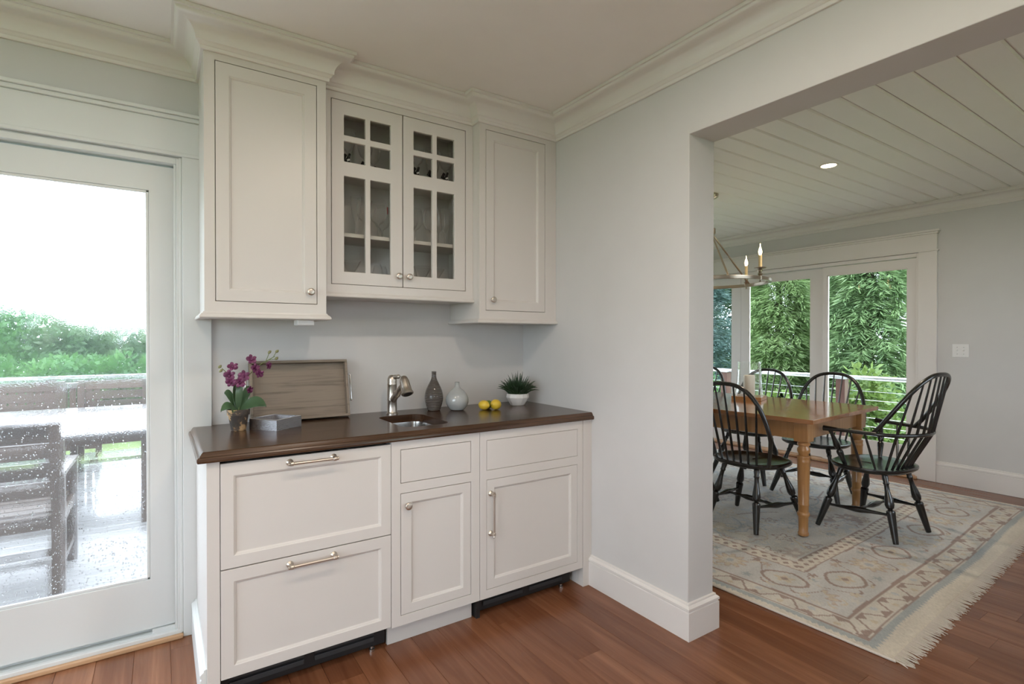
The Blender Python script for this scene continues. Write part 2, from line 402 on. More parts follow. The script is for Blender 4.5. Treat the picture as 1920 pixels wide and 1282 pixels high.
M().holes('y', -4.4, 0, 0, 2.6, 0, .15, [(-3.72, -1.825, 0, 2.085)]).build('wall_back', 'wall_paint', kind='structure')
M().holes('x', -5.2, 3.3, 0, 2.6, 0, .173, [(-4.4, -1.2524, 0, 2.187)]).build('wall_right', 'wall_paint', kind='structure', bevel=.003)
M().holes('x', -3.15, 3.3, 0, 2.6, 3.98, 4.13, [(-.76, 2.16, 0, 2.10)]).build('wall_far', 'wall_paint', kind='structure')
M().holes('y', -4.4, .173, 0, 2.6, -5.35, -5.2, [(-3.6, -2.5, 1.05, 2.1)]).build('wall_front', 'wall_paint', kind='structure')
M().holes('x', -5.35, .15, 0, 2.6, -4.55, -4.4, [(-3.9, -1.1, .45, 2.25)]).build('wall_left', 'wall_paint', kind='structure')
M().holes('y', .173, 4.13, 0, 2.6, 3.3, 3.45, [(1.0, 3.2, .6, 2.1)]).build('wall_dining_back', 'wall_paint', kind='structure')
M().holes('y', .173, 4.13, 0, 2.6, -3.3, -3.15, [(1.2, 3.0, .8, 2.1)]).build('wall_dining_front', 'wall_paint', kind='structure')
M().holes('z', -4.7, 4.3, -5.5, 3.6, 2.62, 2.72, [(-4.7, -.1, .3, 3.6)]).build('roof_slab', 'gap_dark', kind='structure')

# crown mouldings
CR = [(0,2.434),(.010,2.434),(.013,2.438),(.013,2.447),(.018,2.450),(.021,2.457),(.024,2.459)]
for q in range(9):
    a = q/8*PI/2; CR.append((.028+.052*(1-math.cos(a)), 2.462+.055*math.sin(a)))
CR += [(.084,2.518),(.090,2.521),(.094,2.528),(.096,2.534),(.105,2.535),(.105,2.549),(0,2.549)]
path = [(-4.4,0),(-1.758,0),(-1.758,-.331),(-1.291,-.331),(-1.291,-.265),(-.511,-.265),(-.511,-.332),(0,-.332),(0,-5.2)]
M().rings(sweep(path, CR)).build('trim_1', 'trim_white', kind='structure', smooth=True, angle=30)
CD = [(d*.9, 2.44+(z-2.434)*.95) for d, z in CR]
M().rings(sweep([(.173,3.3),(3.98,3.3),(3.98,-3.15),(.173,-3.15)], CD)).build('trim_2', 'trim_white', kind='structure', smooth=True)
# baseboards
BB = [(0,0),(.020,0),(.020,.122),(.016,.124),(.016,.127),(.021,.130),(.021,.140),(.015,.146),(.010,.149),(.009,.156),(.004,.158),(0,.158)]
M().rings(sweep([(0,-.6365),(0,-1.2524),(.173,-1.2524),(.173,3.3)], BB)).build('baseboard_right', 'trim_white', kind='structure', bevel=.0008)
BF = [(d, z*1.22) for d, z in BB]
M().rings(sweep([(3.98,-.888),(3.98,-3.15)], BF)).build('baseboard_far', 'trim_white', kind='structure')
M().rings(sweep([(0,-5.2),(0,-4.4),(.173,-4.4)], BB, -1)).build('baseboard_corner', 'trim_white', kind='structure')

# ---- kitchen patio door
m = M(); m.box(-1.822, -1.711, -.02, 0, 0, 2.097); m.box(-1.834, -1.822, -.012, 0, 0.02, 2.09); m.box(-3.83, -3.72, -.02, 0, 0, 2.097)
m.build('trim_3', 'vinyl_white', kind='structure', bevel=.003)
m = M(); m.box(-3.83, -1.711, -.022, 0, 2.105, 2.245); m.box(-3.84, -1.705, -.028, 0, 2.092, 2.108); m.box(-3.85, -1.70, -.034, 0, 2.245, 2.262); m.box(-3.86, -1.69, -.046, 0, 2.262, 2.277)
m.build('trim_4', 'vinyl_white', kind='structure', bevel=.003)
d1 = sroot('door_1', (-2.77, .05, 0))
def prt(m, name, mat, root, **k):
    l = root.location; m.v = [(a-l.x, b-l.y, c-l.z) for a, b, c in m.v]; return m.build(name, mat, root, **k)
m = M(); m.box(-1.843, -1.825, -.01, .15, .03, 2.085); m.box(-3.72, -3.702, -.01, .15, .03, 2.085); m.box(-3.702, -1.843, -.01, .15, 2.06, 2.085); m.box(-1.86, -1.843, .072, .085, .03, 2.06); m.box(-1.852, -1.843, .0, .02, .03, 2.06)
prt(m, 'door_frame', 'vinyl_white', d1, bevel=.002)
m = M(); m.box(-3.72, -1.822, -.032, -.012, 0, .020); prt(m, 'threshold', 'oak_sill', d1, bevel=.005)
m = M(); m.box(-3.72, -1.825, -.0118, .012, 0, .034); m.box(-3.72, -1.825, .082, .15, 0, .045); prt(m, 'sill', 'vinyl_white', d1, bevel=.003)
m = M(); m.box(-3.702, -1.843, .012, .082, 0, .018); m.box(-3.702, -1.843, .020, .024, .018, .026); prt(m, 'track', 'aluminium', d1)
m = M(); m.box(-1.935, -1.843, .0125, .030, .019, .047); prt(m, 'track_stop', 'vinyl_white', d1, bevel=.002)
def door_panel(x0, x1, yc, wet_, root):
    a, b = x0+.0985, x1-.0985; z0, z1, g0, g1 = .047, 2.052, .262, 1.9425
    m = M().holes('y', x0, x1, z0, z1, yc-.022, yc+.022, [(a, b, g0, g1)])
    f = prt(m, 'door_panel', 'vinyl_white', root, bevel=.002)
    m = M(); t = .012
    for p, q, e, g in ((a, a+t, g0, g1), (b-t, b, g0, g1), (a, b, g0, g0+t), (a, b, g1-t, g1)): m.box(p, q, yc-.018, yc-.006, e, g)
    l = root.location; m.v = [(u-l.x, v-l.y, w_-l.z) for u, v, w_ in m.v]; m.build('glazing_bead', 'vinyl_white', f, bevel=.003)
    m = M().box(a-.004, b+.004, yc-.003, yc+.003, g0-.004, g1+.004); m.v = [(u-l.x, v-l.y, w_-l.z) for u, v, w_ in m.v]
    pm_ = M().add([(a-.004, yc, g0-.004), (b+.004, yc, g0-.004), (b+.004, yc, g1+.004), (a-.004, yc, g1+.004)], [(0,1,2,3)])
    pm_.v = [(u-l.x, v-l.y, w_-l.z) for u, v, w_ in pm_.v]
    gl = pm_.build('glass_pane', 'wet_pane' if wet_ else 'pane_glass', f)
    return f
f1 = door_panel(-2.79, -1.843, .055, True, d1)
door_panel(-3.702, -2.755, .108, True, d1)
# rain drops on the outside of the pane
m = M(); rg = random.Random(5); l = d1.location
for q in range(2600):
    x = rg.uniform(-2.50, -1.945); z = .262+abs(rg.gauss(0, .55)); 
    if z > 1.93: continue
    r = rg.uniform(.0008, .0021)*(1.25 if z < .45 else 1); sz = rg.uniform(1, 1.7)
    c = Vector((x-l.x, .0556-l.y, z)); n = len(m.v)
    ring = [c+Vector((r*math.cos(a*PI/3), 0, r*sz*math.sin(a*PI/3))) for a in range(6)]; ring2 = [c+Vector((r*.7*math.cos(a*PI/3), r*.45, r*.7*sz*math.sin(a*PI/3))) for a in range(6)]
    m.rings([ring, ring2], False, True)
m.build('rain_drops', 'water_drop', f1, smooth=True, kind='stuff')

# ---- dining patio door
YR, YL = -.744, 2.14
m = M(); m.box(3.955, 3.98, -.887, -.744, 0, 2.105); m.box(3.955, 3.98, YL, YL+.143, 0, 2.105); m.build('trim_5', 'trim_white', kind='structure', bevel=.003)
m = M(); m.box(3.953, 3.98, -.887, YL+.143, 2.118, 2.262); m.box(3.946, 3.98, -.897, YL+.153, 2.104, 2.118); m.box(3.944, 3.98, -.897, YL+.153, 2.262, 2.28); m.box(3.932, 3.98, -.909, YL+.165, 2.28, 2.299)
m.build('trim_6', 'trim_white', kind='structure', bevel=.003)
d2 = sroot('door_2', (4.03, .7, 0))
m = M(); m.box(3.962, 4.13, -.76, -.728, 0, 2.10); m.box(3.962, 4.13, YL-.02, YL+.02, 0, 2.10); m.box(3.962, 4.13, -.728, YL-.02, 2.065, 2.10); prt(m, 'door_frame', 'trim_white', d2, bevel=.002)
m = M(); m.box(3.93, 4.13, -.744, YL, 0, .022); prt(m, 'sill', 'oak_sill', d2, bevel=.004)
def dpanel(y0, y1, ga, gb, xc, zt):
    m = M().holes('x', y0, y1, .024, zt, xc-.02, xc+.02, [(ga, gb, .285, 1.972)]); f = prt(m, 'door_panel', 'trim_white', d2, bevel=.002)
    l = d2.location
    g = M().add([(xc, ga-.003, .282), (xc, gb+.003, .282), (xc, gb+.003, 1.975), (xc, ga-.003, 1.975)], [(0,1,2,3)]); g.v = [(a-l.x, b-l.y, c) for a, b, c in g.v]; g.build('glass_pane', 'pane_glass', f)
    m = M(); t = .008
    for p, q, e, h_ in ((ga, ga+t, .285, 1.972), (gb-t, gb, .285, 1.972), (ga, gb, .285, .285+t), (ga, gb, 1.972-t, 1.972)): m.box(xc-.016, xc-.006, p, q, e, h_)
    m.v = [(a-l.x, b-l.y, c) for a, b, c in m.v]; m.build('glazing_bead', 'trim_white', f)
dpanel(-.726, .116, -.651, .072, 4.005, 2.06)
dpanel(.09, 1.10, .266, .997, 4.052, 2.06)
dpanel(1.103, 2.118, 1.223, 1.98, 4.052, 2.06)

# made-up windows out of view, added to let sky light in: simple sashes
def sash(name, axis, a0, a1, b0, b1, c):
    r = sroot(name, {'y': ((a0+a1)/2, c, b0), 'x': (c, (a0+a1)/2, b0)}[axis]); mid = (a0+a1)/2
    m = M().holes(axis, a0, a1, b0, b1, c-.03, c+.03, [(a0+.06, mid-.03, b0+.06, b1-.06), (mid+.03, a1-.06, b0+.06, b1-.06)]); prt(m, 'window_frame', 'trim_white', r)
    P = lambda a, b: {'y': (a, c, b), 'x': (c, a, b)}[axis]
    for p, q in ((a0+.06, mid-.03), (mid+.03, a1-.06)):
        g = M().add([P(p, b0+.06), P(q, b0+.06), P(q, b1-.06), P(p, b1-.06)], [(0,1,2,3)]); prt(g, 'pane', 'pane_glass', r)
sash('added_window_1', 'y', -3.6, -2.5, 1.05, 2.1, -5.27)
sash('added_window_2', 'x', -3.9, -1.1, .45, 2.25, -4.47)
sash('added_window_4', 'y', 1.2, 3.0, .8, 2.1, -3.22)
sash('added_window_3', 'y', 1.0, 3.2, .6, 2.1, 3.37)

# ------------------------------------------------------------------ cabinets
def knob(c, parent, origin=(0,0,0)):
    """round ridged knob on a front facing -y at c"""
    c = Vector(c)-Vector(origin); m = M()
    m.turned(c, c+Vector((0,-.026,0)), [(0,.009),(.1,.008),(.25,.0055),(.5,.006),(.6,.0135),(.7,.0155),(.88,.0155),(.97,.013),(1,.009)], 20)
    m.obox(c+Vector((0,-.0262,0)), (1,0,.6), (0,1,0), (-.6,0,1), .011, .0012, .0022)
    return m.build('knob', 'nickel', parent, smooth=True)
def bar_handle(p0, p1, parent, origin=(0,0,0)):
    p0 = Vector(p0)-Vector(origin); p1 = Vector(p1)-Vector(origin); d = (p1-p0).normalized(); o = Vector((0,-.032,0)); m = M()
    m.turned(p0+o-d*.012, p1+o+d*.012, [(0,.004),(.01,.0065),(.03,.0065),(.04,.005),(.055,.0085),(.10,.0085),(.115,.0055),(.5,.0052),(.885,.0055),(.90,.0085),(.945,.0085),(.96,.005),(.97,.0065),(.99,.0065),(1,.004)], 14)
    for p in (p0, p1):
        m.turned(p, p+o, [(0,.013),(.12,.013),(.2,.0105),(.32,.0068),(.8,.0068),(.85,.009),(1,.009)], 16)
    return m.build('handle', 'nickel', parent, smooth=True)
F = -.637; ZU = .876
CABG = 'white base cabinets under the dark wood worktop'
def loc_build(m, name, mat, root, parent=None, **k):
    l = root.location; m.v = [(a-l.x, b-l.y, c-l.z) for a, b, c in m.v]; return m.build(name, mat, parent or root, **k)

# left: refrigerator drawers behind panelled fronts
r = thing('undercounter_refrigerator', 'white panelled pair of wide refrigerator drawers with two horizontal bar handles', 'cabinet', (-1.42, -.3, 0)); O_ = r.location
loc_build(M().box(-1.728, -1.1115, F+.024, -.03, .105, .862), 'body', 'gap_dark', r)
for z0, z1, iz0, iz1, hz in ((.4945, .866, .546, .8115, .8435), (.108, .4905, .157, .437, .463)):
    f = loc_build(M().shaker(-1.7295, -1.1105, z0, z1, F, (.0505, .0505, iz0-z0, z1-iz1)), 'drawer_front', 'cabinet_white', r, bevel=.0012)
    bar_handle((-1.503, F, hz), (-1.343, F, hz), f, O_)
g = loc_build(M().box(-1.728, -1.111, -.565, -.50, .012, .104), 'toe_grille', 'black_plastic', r)
def slats(x0, x1, g, r):
    for a, b in ((x0+.03, (x0+x1)/2-.02), ((x0+x1)/2+.02, x1-.05)):
        for z in (.034, .062): loc_build(M().box(a, b, -.572, -.5648, z, z+.019), 'grille_slat', 'grille_grey', r, g, bevel=.002)
    loc_build(M().turned((x1-.06, -.575, 0), (x1-.06, -.575, .02), [(0,.012),(.5,.012),(.6,.006),(1,.006)], 12), 'levelling_foot', 'steel', r, g)
slats(-1.728, -1.111, g, r)

# middle: sink cabinet
r = thing('sink_cabinet', 'narrow white base cabinet under the sink with one round knob on its door', 'cabinet', (-.8975, -.3, 0))
HD = (-1.0685, -.731, .6975, .8395); HDo = (-1.0685, -.731, .1425, .6555)
def hole(h): return (h[0], h[1], h[2], h[3])
loc_build(M().holes('y', -1.1085, -.6865, .101, ZU, F, F+.022, [HD, HDo]), 'face_frame', 'cabinet_white', r, bevel=.001)
m = M(); m.box(-1.1085, -1.0905, F+.022, -.01, .101, ZU); m.box(-.7045, -.6865, F+.022, -.01, .101, ZU); m.box(-1.0905, -.7045, F+.03, -.01, .101, .119); loc_build(m, 'carcass', 'cabinet_white', r)
g_ = .0022
loc_build(M().box(HD[0]+g_, HD[1]-g_, F+.0005, F+.02, HD[2]+g_, HD[3]-g_), 'drawer_front', 'cabinet_white', r, bevel=.001)
dr = loc_build(M().shaker(HDo[0]+g_, HDo[1]-g_, HDo[2]+g_, HDo[3]-g_, F+.0005, (.055, .048, .048, .050)), 'door', 'cabinet_white', r, bevel=.001)
knob((-1.0395, F, .603), dr, r.location)
loc_build(M().box(-1.1035, -.6935, -.572, -.556, 0, .101), 'toe_kick', 'cabinet_white', r)

# right: panelled under-counter refrigerator
r = thing('refrigerator_cabinet', 'white base cabinet with vertical bar handle and black toe grille beside the grey wall', 'cabinet', (-.374, -.3, 0))
HD = (-.6495, -.0985, .6935, .8335); HDo = (-.6495, -.0985, .140, .6505)
loc_build(M().holes('y', -.6845, -.0625, .101, ZU-.002, F, F+.022, [HD, HDo]), 'face_frame', 'cabinet_white', r, bevel=.001)
m = M(); m.box(-.6845, -.6665, F+.022, -.01, .101, ZU-.002); m.box(-.0805, -.0625, F+.022, -.01, .101, ZU-.002); m.box(-.6665, -.0805, F+.03, -.01, .101, .119); loc_build(m, 'carcass', 'cabinet_white', r)
loc_build(M().box(HD[0]+.0015, HD[1]-.0015, F+.0005, F+.02, HD[2]+.0015, HD[3]-.0015), 'drawer_front', 'cabinet_white', r, bevel=.001)
dr = loc_build(M().shaker(HDo[0]+.0015, HDo[1]-.0015, HDo[2]+.0015, HDo[3]-.0015, F+.0005, (.049, .051, .050, .049)), 'door', 'cabinet_white', r, bevel=.001)
bar_handle((-.6275, F, .585), (-.6275, F, .40), dr, r.location)
g = loc_build(M().box(-.6855, -.09, -.565, -.50, .012, .1), 'toe_grille', 'black_plastic', r); slats(-.66, -.10, g, r)
loc_build(M().box(-.684, -.664, -.60, -.55, .0, .098), 'toe_bracket', 'black_plastic', r, g)

e = M().box(-.0595, -.0005, F, -.60, 0, ZU).box(-.0595, -.04, -.60, -.02, 0, ZU).build('filler_panel', 'cabinet_white', bevel=.001); tag(e, 'narrow white vertical filler board between refrigerator cabinet and grey wall', 'panel')
r = thing('end_panel', 'white end panel with skirting closing the cabinet run next to the glass door', 'panel', (-1.75, -.3, 0))
loc_build(M().box(-1.7715, -1.7315, F, -.021, 0, ZU), 'board', 'cabinet_white', r, bevel=.001)
loc_build(M().rings([[(-1.7715-d, y, z) for d, z in BB] for y in (F+.012, -.024)]), 'skirting', 'vinyl_white', r, bevel=.001)

# worktop with the sink cut-out
XL, YF = -1.781, -.636
prof = [(0,.914),(.004,.911),(.009,.904),(.011,.8995),(.0115,.898),(.017,.8965),(.0195,.892),(.020,.884),(.018,.8785),(.013,.8765),(.004,.8763)]
def rrect(x0, x1, y0, y1, rad, z, n=6):
    P = []
    for cx, cy, a0 in ((x1-rad, y1-rad, 0), (x0+rad, y1-rad, 90), (x0+rad, y0+rad, 180), (x1-rad, y0+rad, 270)):
        for q in range(n+1): a = R(a0+90*q/n); P.append(Vector((cx+rad*math.cos(a), cy+rad*math.sin(a), z)))
    return P
SX0, SX1, SY0, SY1 = -1.014, -.782, -.548, -.178
m = M(); m.rings([[(-.0006, YF-d, z), (XL-d, YF-d, z), (XL-d, -.0215, z), (-1.709, -.0215, z), (-1.709, -.0006, z), (-.0006, -.0006, z)] for d, z in prof], False, False)
for z in (.914, .8763):
    d = 0 if z == .914 else .004
    outer = [Vector(p) for p in ((-.0006, YF-d, z), (XL-d, YF-d, z), (XL-d, -.0215, z), (-1.709, -.0215, z), (-1.709, -.0006, z), (-.0006, -.0006, z))]
    inner = rrect(SX0, SX1, SY0, SY1, .055, z); tri = tessellate_polygon([outer, inner]); m.add(outer+inner, tri)
m.rings([rrect(SX0, SX1, SY0, SY1, .055, z) for z in (.914, .8763)], False, False)
ct = m.build('worktop', 'counter_wood'); tag(ct, 'long dark stained wood worktop with moulded edge and sink cut-out', 'worktop')
import bmesh
b = bmesh.new(); b.from_mesh(ct.data); bmesh.ops.remove_doubles(b, verts=b.verts, dist=1e-5); bmesh.ops.recalc_face_normals(b, faces=b.faces); b.to_mesh(ct.data); b.free()
r = thing('bar_sink', 'small stainless steel bar sink set into the dark worktop', 'sink', (-.898, -.363, .72)); l = r.location
m = M(); o = .006
rr = [rrect(SX0-o-.012, SX1+o+.012, SY0-o-.012, SY1+o+.012, .06, .8755), rrect(SX0-o, SX1+o, SY0-o, SY1+o, .055, .8755), rrect(SX0-o+.002, SX1+o-.002, SY0-o+.002, SY1+o-.002, .055, .86), rrect(SX0+.006, SX1-.006, SY0+.006, SY1-.006, .05, .75), rrect(SX0+.02, SX1-.02, SY0+.02, SY1-.02, .045, .735), rrect(SX0+.09, SX1-.09, SY0+.15, SY1-.15, .02, .729)]
m.rings([[p-l for p in q] for q in rr], False, True); m.build('basin', 'steel', r, smooth=True)
M().lathe((0, 0, .0095), [(.0,.0),(.032,.0),(.034,.003),(.036,.004),(.040,.001)], 20, False, False).build('drain', 'chrome', r, smooth=True)

# faucet
r = thing('faucet', 'brushed nickel pull-out faucet standing behind the bar sink', 'faucet', (-.908, -.120, .914))
M().lathe((0,0,0), [(.029,0),(.029,.006),(.0255,.010),(.0245,.012),(.0245,.070),(.0255,.072),(.0255,.076),(.0245,.078),(.0235,.150),(.0245,.152),(.0245,.157),(.0235,.160),(.0235,.166)], 28).build('body', 'nickel', r, smooth=True)
m = M(); m.lathe((0,0,0), [(.0235,.166),(.0235,.176),(.022,.186),(.018,.195),(.011,.201),(.003,.203)], 28); m.tube([(0,0,.186),(.012,-.022,.193),(.016,-.030,.195)], [.013,.012,.011], 12); m.build('cap', 'nickel', r, smooth=True)
M().turned((.014,-.028,.194), (.022,-.046,.196), [(0,.007),(.2,.0105),(.5,.012),(.8,.0105),(1,.004)], 14).build('lever', 'nickel', r, smooth=True)
M().turned((.0,.0,.068), (.004,-.150,.166), [(0,.018),(.2,.0175),(.38,.0175),(.40,.0192),(.43,.0192),(.45,.0165),(.9,.0155),(1,.0155)], 20).build('spout', 'nickel', r, smooth=True)
h_ = M().turned((.003,-.138,.205), (.008,-.187,.118), [(0,.004),(.04,.013),(.12,.0195),(.3,.024),(.6,.0255),(.85,.0265),(.90,.030),(.96,.031),(1,.028)], 24).build('spray_head', 'nickel', r, smooth=True)
M().turned((.0078,-.1855,.1205), (.0081,-.1880,.1165), [(0,.022),(1,.022)], 20).build('spray_face', 'black_plastic', h_)

# ---- wall cabinets
def bottom_mould(x0, x1, yf, zb, side=(1,1)):
    pr_ = [(-.014,zb+.026),(.004,zb+.026),(.006,zb+.020),(.012,zb+.017),(.017,zb+.010),(.018,zb+.004),(.015,zb),(-.014,zb)]
    m = M(); P = []
    if side[0]: P.append((x0, -.003))
    P += [(x0, yf), (x1, yf)]
    if side[1]: P.append((x1, -.003))
    return m.rings(sweep(P, pr_, 1))
def wall_cab(name, label, x0, x1, yf, zb, dx0, dx1, dz0, dz1, fr, kx, kz, sides):
    r = thing(name, label, 'cabinet', ((x0+x1)/2, yf/2, zb)); g = .0024
    loc_build(M().holes('y', x0, x1, zb+.02, 2.44, yf, yf+.021, [(dx0-g, dx1+g, dz0-g, dz1+g)]), 'face_frame', 'cabinet_white', r, bevel=.001)
    m = M(); m.box(x0, x0+.018, yf+.021, -.001, zb+.02, 2.44); m.box(x1-.018, x1, yf+.021, -.001, zb+.02, 2.44); m.box(x0+.018, x1-.018, yf+.021, -.001, zb+.02, zb+.04); m.box(x0+.018, x1-.018, yf+.021, -.001, 2.42, 2.44); loc_build(m, 'carcass', 'cabinet_white', r)
    d = loc_build(M().shaker(dx0, dx1, dz0, dz1, yf+.0005, fr), 'door', 'cabinet_white', r, bevel=.001)
    knob((kx, yf, kz), d, r.location)
    loc_build(bottom_mould(x0, x1, yf, zb, sides), 'bottom_moulding', 'cabinet_white', r, bevel=.001)
    loc_build(M().box(x0+.014, x1-.014, yf+.014, -.002, zb+.004, zb+.02), 'bottom_board', 'cabinet_white', r)
    return r
cl = wall_cab('wall_cabinet', 'tall white wall cabinet with solid door next to the glass patio door', -1.758, -1.291, -.331, 1.386, -1.7175, -1.332, 1.455, 2.405, (.057, .058, .054, .057), -1.3595, 1.506, (1, 1))
wall_cab('wall_cabinet', 'white wall cabinet with solid door in the corner against the grey wall', -.511, -.0008, -.332, 1.386, -.4695, -.081, 1.455, 2.405, (.057, .055, .056, .055), -.432, 1.510, (1, 0))
u = M().box(-1.405, -1.335, -.30, -.22, 1.362, 1.3855).build('under_cabinet_light', 'switch_plastic', bevel=.003); tag(u, 'small white under-cabinet light puck box below the tall wall cabinet', 'light')

# glazed middle cabinet
X0, X1, YM, ZB = -1.2905, -.5115, -.265, 1.494
gc = thing('glazed_cabinet', 'white wall cabinet with two glazed doors full of stemware', 'cabinet', (-.90, -.13, ZB)); l = gc.location
DL = (-1.2505, -.9075, 1.556, 2.4005); DR = (-.9045, -.5565, 1.556, 2.4005); g = .002
loc_build(M().holes('y', X0, X1, ZB+.02, 2.44, YM, YM+.021, [(DL[0]-g, DR[1]+g, DL[2]-g, DL[3]+g)]), 'face_frame', 'cabinet_white', gc, bevel=.001)
m = M(); m.box(X0, X0+.018, YM+.021, -.001, ZB+.02, 2.44); m.box(X1-.018, X1, YM+.021, -.001, ZB+.02, 2.44); m.box(X0+.018, X1-.018, -.012, -.001, ZB+.04, 2.42); m.box(X0+.018, X1-.018, YM+.021, -.001, 2.42, 2.44); m.box(X0+.018, X1-.018, YM+.021, -.001, ZB+.02, ZB+.04); loc_build(m, 'carcass', 'cabinet_inside', gc)
for z in (1.782, 2.093): loc_build(M().box(X0+.019, X1-.019, -.232, -.013, z, z+.018), 'shelf', 'cabinet_inside', gc, bevel=.001)
loc_build(bottom_mould(X0+.001, X1-.001, YM, ZB, (0, 0)), 'bottom_moulding', 'cabinet_white', gc, bevel=.001)
loc_build(M().box(X0+.014, X1-.014, YM+.014, -.002, ZB+.004, ZB+.02), 'bottom_board', 'cabinet_white', gc)
SH = {0: ZB+.040, 1: 1.800, 2: 2.111}
for D, cols, kx in ((DL, ((-1.193, -1.093), (-1.069, -.968)), -.9315), (DR, ((-.849, -.7475), (-.722, -.6215)), -.878)):
    panes = [(a, b, z0, z1) for a, b in cols for z0, z1 in ((1.6145, 2.056), (2.123, 2.217), (2.2445, 2.338))]
    d = loc_build(M().holes('y', D[0]+.0008, D[1]-.0008, D[2], D[3], YM+.0005, YM+.0205, panes), 'door', 'cabinet_white', gc, bevel=.0025)
    for a, b, z0, z1 in panes:
        q = M().add([(a-.003, YM+.012, z0-.003), (b+.003, YM+.012, z0-.003), (b+.003, YM+.012, z1+.003), (a-.003, YM+.012, z1+.003)], [(0,1,2,3)]); loc_build(q, 'pane', 'cabinet_pane', gc, d)
    knob((kx, YM, 1.608), d, l)

# stemware, one thing each
def stem(kind):
    P = {'wine': [(.033,0),(.033,.002),(.006,.005),(.0035,.012),(.0033,.075),(.006,.086),(.022,.098),(.034,.118),(.038,.140),(.036,.170),(.031,.200)],
         'flute': [(.030,0),(.030,.002),(.005,.005),(.0035,.012),(.0035,.060),(.006,.068),(.014,.080),(.021,.110),(.025,.150),(.027,.190)],
         'balloon': [(.034,0),(.034,.002),(.006,.005),(.004,.012),(.004,.055),(.008,.064),(.030,.080),(.043,.105),(.046,.130),(.042,.160),(.034,.185)],
         'martini': [(.034,0),(.034,.002),(.005,.005),(.0035,.012),(.0035,.075),(.006,.082),(.030,.115),(.052,.150)],
         'snifter': [(.032,0),(.032,.002),(.006,.005),(.004,.010),(.005,.028),(.024,.040),(.040,.065),(.043,.090),(.036,.120),(.028,.142)],
         'tumbler': [(.028,0),(.030,.004),(.034,.05),(.036,.095)],
         'rooster': [(.032,0),(.032,.002),(.006,.005),(.0045,.010),(.0045,.076),(.008,.084),(.026,.100),(.036,.128),(.038,.155),(.035,.185)]}[kind]
    return P
stock = {}
LAB = {'wine': 'clear tall wine glass on the middle shelf of the glazed cabinet', 'flute': 'clear slim flared goblet on the middle shelf of the glazed cabinet', 'balloon': 'large clear balloon wine glass on the middle shelf of the glazed cabinet',
       'martini': 'clear cone shaped martini glass on the bottom shelf of the glazed cabinet', 'snifter': 'clear round bowled snifter on the bottom shelf of the glazed cabinet', 'tumbler': 'small straight clear tumbler on the bottom shelf of the glazed cabinet', 'rooster': 'clear goblet with small black rooster stem on the top cabinet shelf'}
def glass(kind, x, y, sh, label=None):
    name = {'wine': 'wine_glass', 'flute': 'goblet', 'balloon': 'balloon_glass', 'martini': 'martini_glass', 'snifter': 'snifter_glass', 'tumbler': 'tumbler', 'rooster': 'rooster_goblet'}[kind]
    if kind not in stock:
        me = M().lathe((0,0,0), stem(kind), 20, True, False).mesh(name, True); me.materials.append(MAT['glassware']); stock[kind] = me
        if kind == 'rooster':
            m = M(); m.turned((-.006,0,.026), (.002,0,.054), [(0,.004),(.4,.0125),(.8,.011),(1,.005)], 10); m.turned((.002,0,.050), (.011,0,.078), [(0,.008),(.5,.0065),(.9,.007),(1,.002)], 8)
            m.obox((-.016,0,.056), (.5,0,1), (0,1,0), (-1,0,.5), .016, .0025, .007); stock['rb'] = m.mesh('rooster_stem', True); stock['rb'].materials.append(MAT['deco_black'])
            m = M(); m.obox((.0,-.0125,.042), (1,0,.5), (0,1,0), (-.5,0,1), .007, .0014, .004); stock['rw'] = m.mesh('rooster_marking'); stock['rw'].materials.append(MAT['deco_white'])
    if kind == 'rooster':
        o = thing(name, LAB[kind], 'glass', (x, y, SH[sh]+.0004), 0, 'rooster goblets on the top cabinet shelf')
        for nm, k in (('bowl', kind), ('rooster_stem', 'rb'), ('rooster_marking', 'rw')):
            c = bpy.data.objects.new(nm, stock[k]); COL.objects.link(c); c.parent = o
        return o
    o = bpy.data.objects.new(name, stock[kind]); COL.objects.link(o); o.location = (x, y, SH[sh]+.0004)
    return tag(o, label or LAB[kind], 'glass', None if label else kind+' glasses in the glazed cabinet')
for x, y in ((-1.155, -.190), (-1.05, -.13), (-.99, -.075), (-.80, -.190), (-.715, -.190), (-.635, -.190), (-.66, -.08), (-.86, -.08)): glass('rooster', x, y, 2)
for k, x, y in (('wine', -1.215, -.17), ('flute', -1.115, -.19), ('wine', -1.055, -.12), ('balloon', -.945, -.08), ('wine', -.905, -.17), ('balloon', -.815, -.13), ('wine', -.755, -.07), ('flute', -.64, -.19), ('balloon', -.715, -.18), ('wine', -.63, -.09)): glass(k, x, y, 1)
for k, x, y in (('snifter', -1.21, -.16), ('martini', -1.12, -.13), ('snifter', -1.02, -.18), ('snifter', -.965, -.10), ('tumbler', -1.06, -.06), ('snifter', -.84, -.18), ('martini', -.745, -.14), ('martini', -.64, -.07)): glass(k, x, y, 0)
o = thing('decorated_wine_glass', 'large clear wine glass with a red painted flower on the middle shelf', 'glass', (-1.005, -.19, SH[1]+.0004))
c = bpy.data.objects.new('bowl', stock['balloon']); COL.objects.link(c); c.parent = o
m = M()
for q in range(6):
    a = q*PI/3; m.obox((.040+.004*math.cos(a)*0, -.021+.0, .135+.011*math.sin(a)), (.5,.85,0), (.85,-.5,0), (0,0,1), .004+.006*abs(math.cos(a)), .0012, .007)
m.build('painted_flower', 'deco_red', o)
o = M().lathe((-.645, -.17, SH[0]+.0004), [(.030,0),(.034,.004),(.036,.03),(.034,.032),(.030,.03)], 18).build('votive_dish', 'mauve_glass', smooth=True); tag(o, 'low mauve glass dish on the bottom shelf of the glazed cabinet', 'dish')

# ------------------------------------------------------------------ things on the worktop
ZT = .9142
